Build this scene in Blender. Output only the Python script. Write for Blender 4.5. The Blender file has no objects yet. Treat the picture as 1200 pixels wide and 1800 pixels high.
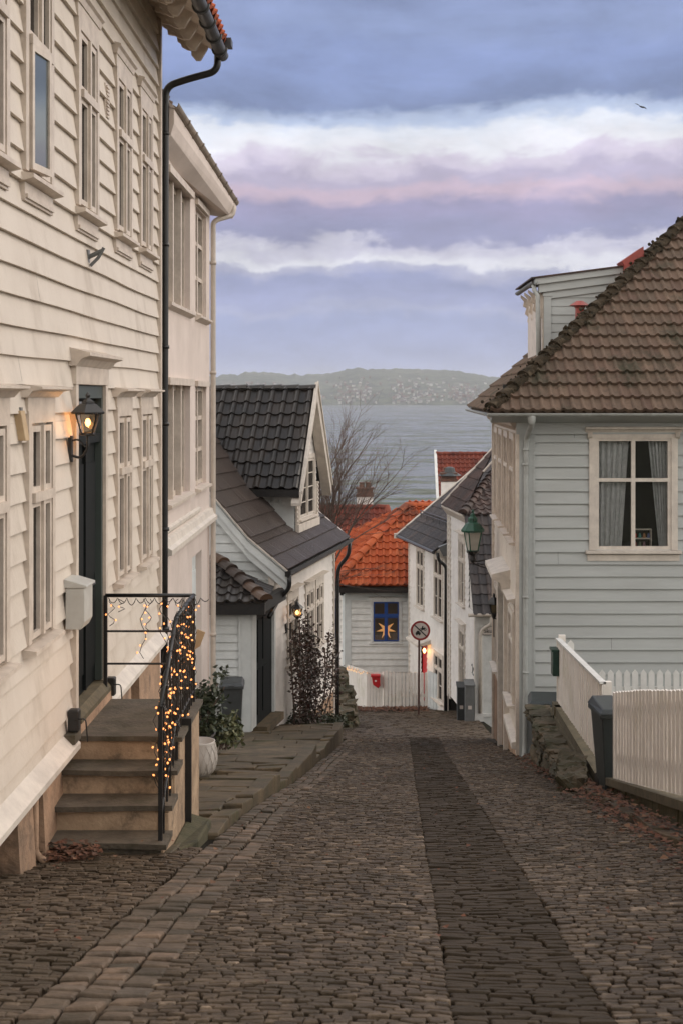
import bpy, bmesh, math, random
from mathutils import Vector, Matrix, noise
random.seed(7)
R = math.radians
C = bpy.context.scene.collection
SC = bpy.context.scene

# ------------------------------------------------------------------ camera
cd = bpy.data.cameras.new("camera"); cam = bpy.data.objects.new("camera", cd); C.objects.link(cam)
cd.sensor_fit = 'VERTICAL'; cd.sensor_height = 36; cd.sensor_width = 24; cd.lens = 50
cd.shift_x = -49/1800; cd.shift_y = -204/1800
cd.clip_start = .1; cd.clip_end = 20000
cam.location = (0, 0, 0); cam.rotation_euler = (R(90), 0, 0)
SC.camera = cam
cd.dof.use_dof = True; cd.dof.focus_distance = 21; cd.dof.aperture_fstop = 7.1

# ------------------------------------------------------------------ sky
SUN_EL, SUN_AZ = 28, 52          # degrees; azimuth clockwise from the street direction (+Y)
SUN_STRENGTH, SUN_ANGLE = 1.1, 35
EXPOSURE = 0.0
w = bpy.data.worlds.new("World"); SC.world = w; w.use_nodes = True
nt = w.node_tree; nt.nodes.clear()
def N(t, **k):
    n = nt.nodes.new(t)
    for a, b in k.items(): setattr(n, a, b)
    return n
def Lk(a, b): nt.links.new(a, b)
def M_(op, a, b=None, c=None):
    n = N('ShaderNodeMath', operation=op)
    for i, x in enumerate((a, b, c)):
        if x is None: continue
        if isinstance(x, (int, float)): n.inputs[i].default_value = x
        else: Lk(x, n.inputs[i])
    return n.outputs[0]
out = N('ShaderNodeOutputWorld'); bg = N('ShaderNodeBackground'); Lk(bg.outputs[0], out.inputs[0])
bg.inputs[1].default_value = 0.1
sky = N('ShaderNodeTexSky', sky_type='NISHITA'); sky.sun_disc = False
sky.sun_elevation = R(SUN_EL); sky.sun_rotation = R(SUN_AZ)
tc = N('ShaderNodeTexCoord'); sep = N('ShaderNodeSeparateXYZ'); Lk(tc.outputs['Generated'], sep.inputs[0])
X_, Y_, Z_ = sep.outputs
hor = M_('SQRT', M_('ADD', M_('MULTIPLY', X_, X_), M_('MULTIPLY', Y_, Y_)))
el = M_('DIVIDE', Z_, M_('MAXIMUM', hor, .02))         # tangent of the elevation
az = M_('ARCTAN2', X_, Y_)
def nz(sa, se, scale, det, rough=.55, dist=0, off=0.0):
    cmb = N('ShaderNodeCombineXYZ'); Lk(M_('MULTIPLY', az, sa), cmb.inputs[0]); Lk(M_('MULTIPLY', el, se), cmb.inputs[1]); cmb.inputs[2].default_value = off
    n = N('ShaderNodeTexNoise'); n.inputs['Scale'].default_value = scale; n.inputs['Detail'].default_value = det
    n.inputs['Roughness'].default_value = rough; n.inputs['Distortion'].default_value = dist
    Lk(cmb.outputs[0], n.inputs['Vector']); return n.outputs[0]
n1 = nz(5, 15, 1.0, 5, .58, .2, 1.7)
n2 = nz(15, 24, 1.5, 6, .58, .3, 5.2)
n3 = nz(10, 24, 1.1, 6, .58, .2, 9.1)
warp = M_('ADD', M_('MULTIPLY', M_('SUBTRACT', n1, .5), .050), M_('MULTIPLY', M_('SUBTRACT', n2, .5), .035))
e2 = M_('ADD', el, warp)
ramp = N('ShaderNodeValToRGB'); Lk(M_('MULTIPLY', e2, 2.5), ramp.inputs[0])
def s2l(c): return tuple(((x/255)/12.92 if x/255 <= .04045 else ((x/255+.055)/1.055)**2.4) for x in c) + (1,)
stops = [(-.02, (160, 168, 200)), (.018, (164, 174, 213)), (.050, (156, 166, 206)), (.058, (170, 176, 210)), (.064, (160, 167, 206)), (.082, (152, 159, 199)), (.091, (178, 180, 208)), (.097, (228, 228, 239)),
         (.105, (205, 203, 222)), (.112, (153, 154, 190)), (.135, (160, 155, 190)), (.149, (208, 187, 206)), (.158, (191, 182, 208)), (.168, (218, 209, 228)),
         (.177, (240, 240, 248)), (.188, (233, 237, 248)), (.198, (188, 202, 231)), (.211, (132, 147, 188)), (.235, (141, 157, 203)), (.262, (146, 161, 203)), (.29, (138, 152, 193)), (.36, (166, 179, 208))]
er = ramp.color_ramp; er.interpolation = 'EASE'
while len(er.elements) > 1: er.elements.remove(er.elements[-1])
for i, (p, c) in enumerate(stops):
    e = er.elements[0] if i == 0 else er.elements.new(max(0, p*2.5))
    e.position = max(0, p*2.5); e.color = s2l(c)
# brightness mottling of the clouds
mot = M_('ADD', M_('MULTIPLY', M_('SUBTRACT', n3, .5), .9), 1.0)
vm = N('ShaderNodeVectorMath', operation='SCALE'); Lk(ramp.outputs[0], vm.inputs[0]); Lk(mot, vm.inputs[3])
# away from the fjord the overcast is brighter and neutral
def sstep(x, a, b):
    mr = N('ShaderNodeMapRange'); mr.interpolation_type = 'SMOOTHSTEP'; Lk(x, mr.inputs[0]); mr.inputs[1].default_value = a; mr.inputs[2].default_value = b; return mr.outputs[0]
away = M_('MAXIMUM', sstep(el, .32, .9), M_('SUBTRACT', 1.0, sstep(M_('DIVIDE', Y_, hor), .35, .88)))
amb = N('ShaderNodeMix', data_type='RGBA'); Lk(sstep(Z_, .35, .95), amb.inputs[0]); amb.inputs[6].default_value = (2.2, 2.1, 1.98, 1); amb.inputs[7].default_value = (.85, .85, .9, 1)
mx = N('ShaderNodeMix', data_type='RGBA'); Lk(away, mx.inputs[0]); Lk(vm.outputs[0], mx.inputs[6]); Lk(amb.outputs[2], mx.inputs[7])
sc10 = N('ShaderNodeVectorMath', operation='SCALE'); Lk(mx.outputs[2], sc10.inputs[0]); sc10.inputs[3].default_value = 10
mx2 = N('ShaderNodeMix', data_type='RGBA'); mx2.inputs[0].default_value = .94; Lk(sky.outputs[0], mx2.inputs[6]); Lk(sc10.outputs[0], mx2.inputs[7])
Lk(mx2.outputs[2], bg.inputs[0])

sd = bpy.data.lights.new("sun", 'SUN'); so = bpy.data.objects.new("sun", sd); C.objects.link(so)
sd.energy = SUN_STRENGTH; sd.angle = R(SUN_ANGLE); sd.color = (1, .86, .72)
v = Vector((math.sin(R(SUN_AZ))*math.cos(R(SUN_EL)), math.cos(R(SUN_AZ))*math.cos(R(SUN_EL)), math.sin(R(SUN_EL))))
so.rotation_euler = v.to_track_quat('Z', 'Y').to_euler()
vs = SC.view_settings; vs.view_transform = 'Standard'; vs.look = 'None'; vs.gamma = 1; vs.use_curve_mapping = False; vs.exposure = EXPOSURE
SC.cycles.use_denoising = True

# ------------------------------------------------------------------ helpers
VPX, HY, FP = 649, 696, 2500
def P(px, py, Y): return Vector(((px-VPX)*Y/FP, Y, (HY-py)*Y/FP))
def XA(px, Y): return (px-VPX)*Y/FP
def ZA(py, Y): return (HY-py)*Y/FP
V = Vector
class MB:
    def __init__(s): s.v = []; s.f = []; s.t = []
    def face(s, pts, tone=0.5):
        i = len(s.v); s.v.extend([tuple(p) for p in pts]); s.f.append(tuple(range(i, i+len(pts)))); s.t.append(tone)
    def raw(s, vs_, fs, tone=0.5):
        i = len(s.v); s.v.extend([tuple(p) for p in vs_])
        for f in fs: s.f.append(tuple(i+k for k in f)); s.t.append(tone)
    def hexa(s, p, tone=0.5):          # p: 8 points, bottom ring 0-3, top ring 4-7
        s.raw(p, [(3, 2, 1, 0), (4, 5, 6, 7), (0, 1, 5, 4), (1, 2, 6, 5), (2, 3, 7, 6), (3, 0, 4, 7)], tone)
    def box(s, x0, x1, y0, y1, z0, z1, tone=0.5):
        s.hexa([(x0, y0, z0), (x1, y0, z0), (x1, y1, z0), (x0, y1, z0), (x0, y0, z1), (x1, y0, z1), (x1, y1, z1), (x0, y1, z1)], tone)
    def prism(s, poly, vec, tone=0.5):
        n = len(poly); a = [V(p) for p in poly]; b = [p+V(vec) for p in a]
        s.raw(a+b, [tuple(range(n))[::-1], tuple(range(n, 2*n))]+[(i, (i+1) % n, n+(i+1) % n, n+i) for i in range(n)], tone)
    def tube(s, pts, r, n=8, tone=0.5, cap=True):
        pts = [V(p) for p in pts]; rs = r if isinstance(r, (list, tuple)) else [r]*len(pts)
        base = len(s.v); ref = None
        for i, p in enumerate(pts):
            d = (pts[min(i+1, len(pts)-1)]-pts[max(i-1, 0)]).normalized()
            if ref is None:
                ref = d.orthogonal().normalized()
            ref = (ref-d*ref.dot(d))
            ref = ref.normalized() if ref.length > 1e-6 else d.orthogonal().normalized()
            b = d.cross(ref)
            for k in range(n):
                a = 2*math.pi*k/n
                s.v.append(tuple(p+(ref*math.cos(a)+b*math.sin(a))*rs[i]))
        for i in range(len(pts)-1):
            for k in range(n):
                s.f.append((base+i*n+k, base+i*n+(k+1) % n, base+(i+1)*n+(k+1) % n, base+(i+1)*n+k)); s.t.append(tone)
        if cap:
            s.f.append(tuple(base+k for k in range(n))[::-1]); s.t.append(tone)
            s.f.append(tuple(base+(len(pts)-1)*n+k for k in range(n))); s.t.append(tone)
    def lathe(s, prof, c, n=16, tone=0.5):
        base = len(s.v)
        for (r, z) in prof:
            for k in range(n):
                a = 2*math.pi*k/n; s.v.append((c[0]+r*math.cos(a), c[1]+r*math.sin(a), c[2]+z))
        for i in range(len(prof)-1):
            for k in range(n):
                s.f.append((base+i*n+k, base+i*n+(k+1) % n, base+(i+1)*n+(k+1) % n, base+(i+1)*n+k)); s.t.append(tone)
        s.f.append(tuple(base+k for k in range(n))[::-1]); s.t.append(tone)
        s.f.append(tuple(base+(len(prof)-1)*n+k for k in range(n))); s.t.append(tone)
    def clip(s, planes):
        """keep the side of each plane its normal points away from"""
        bm = s.bm()
        for co, no in planes:
            bmesh.ops.bisect_plane(bm, geom=bm.verts[:]+bm.edges[:]+bm.faces[:], plane_co=V(co), plane_no=V(no), clear_outer=True)
        lay = bm.faces.layers.float['tone']
        bm.verts.index_update()
        s.v = [tuple(x.co) for x in bm.verts]; s.f = [tuple(q.index for q in f.verts) for f in bm.faces]; s.t = [f[lay] for f in bm.faces]
        bm.free(); return s
    def bm(s, off=(0, 0, 0)):
        bm = bmesh.new(); lay = bm.faces.layers.float.new('tone'); o = V(off)
        vv = [bm.verts.new(V(p)-o) for p in s.v]
        for f, t in zip(s.f, s.t):
            try: q = bm.faces.new([vv[i] for i in f]); q[lay] = t
            except ValueError: pass
        return bm
    def mesh(s, name, off, smooth=False):
        me = bpy.data.meshes.new(name)
        o = V(off)
        me.from_pydata([tuple(V(p)-o) for p in s.v], [], s.f)
        at = me.attributes.new('tone', 'FLOAT', 'FACE'); at.data.foreach_set('value', s.t[:len(me.polygons)])
        if smooth: me.polygons.foreach_set('use_smooth', [True]*len(me.polygons))
        me.update(); return me
class Fr:                                  # a wall frame: u along the wall, o outwards, z up
    def __init__(s, org, d, out):
        s.o = V((org[0], org[1], 0)); s.d = V((d[0], d[1], 0)).normalized(); s.n = V((out[0], out[1], 0)).normalized()
    def p(s, u, o, z): return s.o+s.d*u+s.n*o+V((0, 0, z))
    def box(s, mb, u0, u1, o0, o1, z0, z1, tone=.5):
        mb.hexa([s.p(u0, o0, z0), s.p(u1, o0, z0), s.p(u1, o1, z0), s.p(u0, o1, z0), s.p(u0, o0, z1), s.p(u1, o0, z1), s.p(u1, o1, z1), s.p(u0, o1, z1)], tone)
    def ext(s, mb, prof, u0, u1, tone=.5):   # extrude an (o,z) profile along u
        mb.prism([s.p(u0, o, z) for o, z in prof], s.d*(u1-u0), tone)
    def quad(s, mb, u0, u1, o, z0, z1, tone=.5): mb.face([s.p(u0, o, z0), s.p(u1, o, z0), s.p(u1, o, z1), s.p(u0, o, z1)], tone)
WL = {}
def root(name, label, cat, loc, group=None):
    o = bpy.data.objects.new(name, None); C.objects.link(o); o.location = loc; o.empty_display_size = .2
    o['label'] = label; o['category'] = cat
    if group: o['group'] = group
    WL[o.name] = V(loc); return o
def part(name, mb, mat, parent, label=None, smooth=False, origin=None):
    wl = WL[parent.name]; org = V(origin) if origin is not None else wl
    o = bpy.data.objects.new(name, mb.mesh(name, org, smooth)); C.objects.link(o)
    o.parent = parent; o.location = org-wl; o.data.materials.append(mat)
    if label: o['label'] = label
    WL[o.name] = org; return o
def single(name, mb, mat, label, cat, loc, group=None, smooth=False):
    o = bpy.data.objects.new(name, mb.mesh(name, loc, smooth)); C.objects.link(o); o.location = loc; o.data.materials.append(mat)
    o['label'] = label; o['category'] = cat
    if group: o['group'] = group
    WL[o.name] = V(loc); return o
def struct(name, mb, mat, kind='structure', smooth=False):
    o = bpy.data.objects.new(name, mb.mesh(name, (0, 0, 0), smooth)); C.objects.link(o); o.data.materials.append(mat)
    o['kind'] = kind; return o
def bev(o, wd=.008, seg=2):
    m = o.modifiers.new('bevel', 'BEVEL'); m.width = wd; m.segments = seg; m.limit_method = 'ANGLE'; m.angle_limit = R(35); return o

# ------------------------------------------------------------------ materials
def mat(name, c, rough=.7, c2=None, scale=3, det=5, bump=0, bscale=30, tone=None, metal=0, spec=.5, stretch=None, lo=.35, hi=.65, c3=None, s3=.6):
    m = bpy.data.materials.new(name); m.use_nodes = True; t = m.node_tree; b = t.nodes['Principled BSDF']
    b.inputs['Roughness'].default_value = rough; b.inputs['Metallic'].default_value = metal; b.inputs['Specular IOR Level'].default_value = spec
    co = t.nodes.new('ShaderNodeTexCoord'); mp = t.nodes.new('ShaderNodeMapping'); t.links.new(co.outputs['Object'], mp.inputs[0])
    if stretch: mp.inputs['Scale'].default_value = stretch
    col = None
    if tone:                                # per-stone / per-tile colours
        at = t.nodes.new('ShaderNodeAttribute'); at.attribute_name = 'tone'
        r = t.nodes.new('ShaderNodeValToRGB'); t.links.new(at.outputs['Fac'], r.inputs[0])
        e = r.color_ramp.elements
        while len(e) > 1: e.remove(e[-1])
        for i, q in enumerate(tone):
            k = e[0] if i == 0 else e.new(i/(len(tone)-1))
            k.position = i/(len(tone)-1); k.color = tuple(q)+(1,)
        col = r.outputs[0]
    if c2:
        n = t.nodes.new('ShaderNodeTexNoise'); n.inputs['Scale'].default_value = scale; n.inputs['Detail'].default_value = det; n.inputs['Roughness'].default_value = .65
        t.links.new(mp.outputs[0], n.inputs['Vector'])
        r = t.nodes.new('ShaderNodeMapRange'); r.inputs[1].default_value = lo; r.inputs[2].default_value = hi; t.links.new(n.outputs[0], r.inputs[0])
        x = t.nodes.new('ShaderNodeMix'); x.data_type = 'RGBA'; t.links.new(r.outputs[0], x.inputs[0])
        if col: t.links.new(col, x.inputs[6])
        else: x.inputs[6].default_value = tuple(c)+(1,)
        x.inputs[7].default_value = tuple(c2)+(1,); col = x.outputs[2]
    if c3:                                   # a second, larger patchiness (moss, stains)
        n = t.nodes.new('ShaderNodeTexNoise'); n.inputs['Scale'].default_value = s3; n.inputs['Detail'].default_value = 7; n.inputs['Roughness'].default_value = .7
        t.links.new(mp.outputs[0], n.inputs['Vector'])
        r = t.nodes.new('ShaderNodeMapRange'); r.inputs[1].default_value = .52; r.inputs[2].default_value = .68; t.links.new(n.outputs[0], r.inputs[0])
        x = t.nodes.new('ShaderNodeMix'); x.data_type = 'RGBA'; t.links.new(r.outputs[0], x.inputs[0])
        if col: t.links.new(col, x.inputs[6])
        else: x.inputs[6].default_value = tuple(c)+(1,)
        x.inputs[7].default_value = tuple(c3)+(1,); col = x.outputs[2]
    if col: t.links.new(col, b.inputs['Base Color'])
    else: b.inputs['Base Color'].default_value = tuple(c)+(1,)
    if bump:
        n = t.nodes.new('ShaderNodeTexNoise'); n.inputs['Scale'].default_value = bscale; n.inputs['Detail'].default_value = 4
        t.links.new(mp.outputs[0], n.inputs['Vector'])
        q = t.nodes.new('ShaderNodeBump'); q.inputs['Strength'].default_value = bump; q.inputs['Distance'].default_value = .02
        t.links.new(n.outputs[0], q.inputs['Height']); t.links.new(q.outputs[0], b.inputs['Normal'])
    return m
def emit(name, c, s):
    m = bpy.data.materials.new(name); m.use_nodes = True; b = m.node_tree.nodes['Principled BSDF']
    b.inputs['Base Color'].default_value = tuple(c)+(1,); b.inputs['Emission Color'].default_value = tuple(c)+(1,); b.inputs['Emission Strength'].default_value = s; return m
def clear_glass(name, gl=.12, tint=(1, 1, 1)):
    m = bpy.data.materials.new(name); m.use_nodes = True; t = m.node_tree; t.nodes.remove(t.nodes['Principled BSDF'])
    o = t.nodes['Material Output']; a = t.nodes.new('ShaderNodeBsdfTransparent'); a.inputs[0].default_value = tuple(tint)+(1,)
    g = t.nodes.new('ShaderNodeBsdfGlossy'); g.inputs['Roughness'].default_value = .03
    f = t.nodes.new('ShaderNodeFresnel'); f.inputs[0].default_value = 1.5
    ad = t.nodes.new('ShaderNodeMath'); ad.operation = 'ADD'; ad.inputs[1].default_value = gl; t.links.new(f.outputs[0], ad.inputs[0])
    x = t.nodes.new('ShaderNodeMixShader'); t.links.new(ad.outputs[0], x.inputs[0]); t.links.new(a.outputs[0], x.inputs[1]); t.links.new(g.outputs[0], x.inputs[2]); t.links.new(x.outputs[0], o.inputs[0])
    return m
ST = (.15, 1, 6)
M = dict(
    cream=mat('warmlit_cream_boards', (0.6417, 0.5640, 0.4797), .55, (0.5673, 0.4888, 0.4085), 2.2, 9, .15, 40, stretch=(1, 1.2, .6), c3=(0.4836, 0.4089, 0.3325), s3=1.3, lo=.35, hi=.8),  # cream paint with warm sunset light put into the colour
    cream_trim=mat('cream_painted_trim', (0.6445, 0.5536, 0.4657), .5, (0.5035, 0.4228, 0.3518), 6, 5, .1, 40),
    white_trim=mat('white_painted_trim', (.68, .61, .53), .55, (.54, .48, .42), 5, 5, .1, 40),
    stucco=mat('pale_pink_render', (0.6901, 0.5922, 0.5355), .85, (0.6077, 0.5150, 0.4620), 1.3, 6, .3, 120, c3=(0.5562, 0.4738, 0.4200), s3=.5),
    grey=mat('grey_painted_boards', (.44, .455, .44), .6, (.37, .382, .37), 2.4, 7, .12, 40, stretch=(.25, 1, 1.5), c3=(.36, .365, .35), s3=.7, lo=.3, hi=.8),
    pale=mat('pale_grey_boards', (.66, .68, .665), .55, (.55, .57, .56), 2.4, 6, .2, 40),
    white=mat('white_painted_boards', (0.7844, 0.7420, 0.6955), .55, (0.6678, 0.6254, 0.5832), 2.4, 6, .2, 40),
    fence=mat('warmlit_white_fence', (.83, .775, .71), .6, (.75, .69, .625), 3, 6, .12, 40, c3=(.66, .61, .52), s3=1.2),  # white paint, its warm tint stands in for sunset light
    picket=mat('bright_white_fence_paint', (.74, .73, .70), .55, (.62, .61, .58), 4, 6, .2, 40),
    plaster=mat('pink_brown_foundation_plaster', (.44, .28, .18), .85, (.26, .17, .11), 3.5, 8, .6, 25, c3=(.12, .085, .06), s3=1.4),
    stone=mat('step_stone', (.14, .115, .085), .75, (.08, .066, .05), 5, 8, .5, 30, c3=(.06, .053, .032), s3=2, spec=.3),
    riser=mat('plastered_riser', (0.4590, 0.3240, 0.2093), .85, (0.2700, 0.1823, 0.1148), 4, 8, .5, 30, c3=(0.0810, 0.0607, 0.0405), s3=2.4),
    slab=mat('pavement_slab', (0.1963, 0.1806, 0.1512), .7, (0.0628, 0.0488, 0.0302), 3, 7, .4, 25, tone=[(0.0982, 0.0722, 0.0408), (0.1531, 0.1084, 0.0620), (0.1218, 0.0902, 0.0529), (0.1866, 0.1300, 0.0756)], c3=(0.0590, 0.0541, 0.0242), s3=1.6, spec=.3),
    sett=mat('granite_setts', (0.1276, 0.1299, 0.1369), .55, (0.0600, 0.0441, 0.0302), 9, 6, .5, 45, tone=[(0.0497, 0.0364, 0.0246), (0.1071, 0.0793, 0.0548), (0.1786, 0.1325, 0.0918), (0.0843, 0.0624, 0.0451), (0.2297, 0.1689, 0.1163), (0.1340, 0.1000, 0.0698), (0.3700, 0.2793, 0.1985)], spec=.13, c3=(0.0574, 0.0441, 0.0288), s3=.55),  # the palest tan tone imitates warm sheen on some stones
    band=mat('dark_worn_setts', (.1, .1, .1), .65, (.044, .032, .021), 7, 5, .4, 45, tone=[(.045, .034, .022), (.065, .048, .032), (.086, .064, .043)], spec=.12),
    gutter_stone=mat('pale_gutter_stone', (0.1120, 0.1155, 0.1210), .65, (0.0672, 0.0520, 0.0375), 7, 6, .6, 25, tone=[(0.0784, 0.0636, 0.0460), (0.1680, 0.1213, 0.0847), (0.1176, 0.0924, 0.0678), (0.2240, 0.1560, 0.1089), (0.1120, 0.0924, 0.0726)], lo=.4, hi=.75, spec=.18, c3=(0.0560, 0.0462, 0.0315), s3=1.5),
    joint=mat('dark_joint_soil', (.013, .010, .007), .95, (.02, .016, .010), 14, 5, .3, 60, spec=.1, c3=(.026, .030, .011), s3=1.2),
    soil=mat('soil', (.05, .04, .026), .95, (.03, .026, .016), 5, 6, .5, 40),
    ground=mat('grassy_ground', (.06, .062, .032), .95, (.045, .04, .026), .6, 6, .4, 10),
    rock=mat('mossy_rock', (0.1350, 0.1250, 0.1150), .85, (0.0378, 0.0350, 0.0149), 3.5, 8, .8, 18, tone=[(0.1013, 0.0725, 0.0460), (0.1485, 0.1063, 0.0655), (0.0675, 0.0525, 0.0322)], c3=(0.0432, 0.0438, 0.0161), s3=1.7),
    moss=mat('mossy_concrete', (.085, .07, .035), .9, (.045, .042, .016), 3, 7, .5, 25, c3=(.022, .02, .012), s3=1.6),
    timber=mat('weathered_timber', (.125, .098, .055), .8, (.07, .058, .032), 6, 6, .3, 30),
    black=mat('black_painted_iron', (.012, .012, .013), .4, (.02, .018, .016), 12, 4),
    blackdoor=mat('black_painted_door', (.006, .008, .0085), .6, spec=.15),
    darkgreen=mat('dark_green_paint', (.045, .06, .055), .45),
    gutter=mat('zinc_grey', (.09, .09, .09), .45, (.06, .06, .06), 6, 4, metal=.5),
    greypipe=mat('grey_painted_metal', (.42, .43, .41), .45, (.33, .33, .31), 5, 4),
    creampipe=mat('cream_painted_metal', (.55, .47, .40), .45, (.44, .38, .32), 5, 4),
    tile_black=mat('black_glazed_tile', (.03, .028, .027), .32, (.045, .034, .028), 2.5, 5, .1, 30, tone=[(.018, .017, .017), (.026, .023, .021), (.036, .028, .022)], lo=.45, hi=.8, spec=.4),
    tile_brown=mat('brown_ribbed_tile', (.10, .068, .052), .4, (.055, .039, .031), 2, 5, .1, 30, tone=[(.058, .041, .033), (.075, .051, .04), (.064, .043, .034)], spec=.5),
    tile_old=mat('old_brown_pantile', (0.2298, 0.1544, 0.1129), .8, (0.0690, 0.0515, 0.0381), 5, 7, .4, 40, tone=[(0.1126, 0.0773, 0.0565), (0.1437, 0.0991, 0.0706), (0.1264, 0.0901, 0.0663), (0.1724, 0.1159, 0.0819), (0.1207, 0.0773, 0.0579)], lo=.5, hi=.85, c3=(0.0516, 0.0477, 0.0297), s3=1.3, spec=.2),
    tile_orange=mat('orange_pantile', (0.4984, 0.1199, 0.0447), .7, (0.2192, 0.0576, 0.0267), 1.8, 6, .2, 30, tone=[(0.3588, 0.0745, 0.0253), (0.4585, 0.1080, 0.0386), (0.3987, 0.0817, 0.0311), (0.5183, 0.1381, 0.0534)], lo=.45, hi=.85, c3=(0.1595, 0.0539, 0.0326), s3=.9, spec=.2),
    tile_red=mat('dull_red_pantile', (0.2700, 0.0684, 0.0416), .7, (0.1080, 0.0342, 0.0263), 1.6, 6, .2, 30, tone=[(0.1800, 0.0410, 0.0250), (0.2340, 0.0616, 0.0361), (0.2070, 0.0456, 0.0292)], spec=.2),
    tile_mixed=mat('brown_red_tile', (.1, .06, .05), .7, (.045, .034, .03), 2, 6, .2, 30, tone=[(.06, .042, .037), (.10, .058, .046), (.075, .046, .039), (.115, .068, .053)], spec=.25),
    tile_dark=mat('dark_grey_tile', (0.1013, 0.0872, 0.0858), .55, (0.0506, 0.0444, 0.0437), 2, 6, .2, 30, tone=[(0.0506, 0.0460, 0.0484), (0.0759, 0.0666, 0.0655), (0.1266, 0.0920, 0.0780), (0.0591, 0.0555, 0.0593)], spec=.3),
    hipmoss=mat('mossy_hip_tile', (.06, .043, .028), .9, (.02, .017, .011), 9, 8, .9, 30, c3=(.11, .085, .058), s3=5, spec=.1),
    brick=mat('old_brick', (.16, .075, .05), .85, (.08, .05, .038), 8, 6, .5, 30),
    redmetal=mat('red_painted_metal', (.30, .045, .03), .45, (.2, .035, .025), 6, 4),
    bin=mat('dark_grey_green_plastic', (.035, .043, .042), .5, (.025, .03, .03), 5, 4),
    bin2=mat('slate_grey_plastic', (.055, .06, .062), .5, (.04, .044, .045), 5, 4),
    pane=mat('window_glass_dark', (.020, .017, .015), .12, (.045, .038, .034), 2.6, 4, spec=.02, stretch=(1, 5, .5)),
    pane_grey=mat('window_glass_with_blind', (.16, .15, .14), .12, (.10, .098, .095), 2, 3),
    blue=mat('blue_window_paint', (.015, .06, .24), .45),
    greenlamp=mat('green_lamp_paint', (.02, .10, .06), .5, (.03, .07, .05), 10, 4),
    frost=mat('frosted_lamp_glass', (.42, .40, .35), .3),
    mailgrey=mat('white_enamel_mailbox', (.52, .51, .47), .4, (.45, .43, .39), 5, 4),
    mailgreen=mat('green_mailbox_paint', (.012, .045, .032), .4),
    mailred=mat('red_mailbox_paint', (.55, .02, .025), .4),
    potwhite=mat('white_glazed_pot', (.55, .50, .45), .4, (.46, .41, .36), 8, 4),
    potdark=mat('dark_brown_pot', (.035, .024, .02), .4),
    wood=mat('pale_wood', (.50, .36, .21), .6, (.40, .28, .16), 8, 4),
    curtain=mat('grey_net_curtain', (0.5980, 0.6110, 0.6016), .9, (0.4680, 0.4810, 0.4736), 12, 3),
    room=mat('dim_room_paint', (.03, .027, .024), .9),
    sign_white=mat('sign_white', (.62, .55, .50), .45), sign_red=mat('sign_red', (.30, .03, .03), .45), sign_black=mat('sign_black', (.015, .015, .015), .5),
    rust=mat('brown_painted_post', (.085, .035, .025), .55),
    cabinet=mat('grey_steel_cabinet', (.17, .17, .17), .5, (.13, .135, .13), 6, 4),
    shutter=mat('white_shutter_boards', (.62, .62, .60), .55, (.52, .52, .50), 5, 4),
)
def leafmat(name, tones, rough=.5):
    return mat(name, (.1, .1, .1), rough, tone=tones)
M['leaf'] = leafmat('dark_evergreen_leaf', [(.014, .022, .010), (.03, .042, .018), (.055, .062, .03), (.02, .03, .014)])
M['leaf_red'] = leafmat('dark_climber_leaf', [(.03, .015, .012), (.06, .028, .02), (.035, .03, .017), (.10, .048, .034)])
M['leaf_var'] = leafmat('variegated_leaf', [(.04, .055, .02), (.10, .11, .045), (.19, .18, .09), (.03, .04, .016)])
M['litter'] = leafmat('fallen_leaf', [(.10, .04, .022), (.16, .06, .03), (.07, .035, .022), (.20, .10, .05)], .8)
M['bark'] = mat('dark_twig_bark', (.15, .10, .078), .9, (.09, .062, .05), 10, 4)
M['bulb'] = emit('warm_led_bulb', (1, .36, .11), 2.0)
M['bulb_big'] = emit('warm_filament_bulb', (1, .50, .17), 7)
M['star'] = emit('glowing_paper_star', (1, .50, .18), .42)
M['glass'] = clear_glass('clear_window_glass', .08)
M['lampglass'] = clear_glass('lamp_glass', .02, (1, .86, .68))

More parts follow.
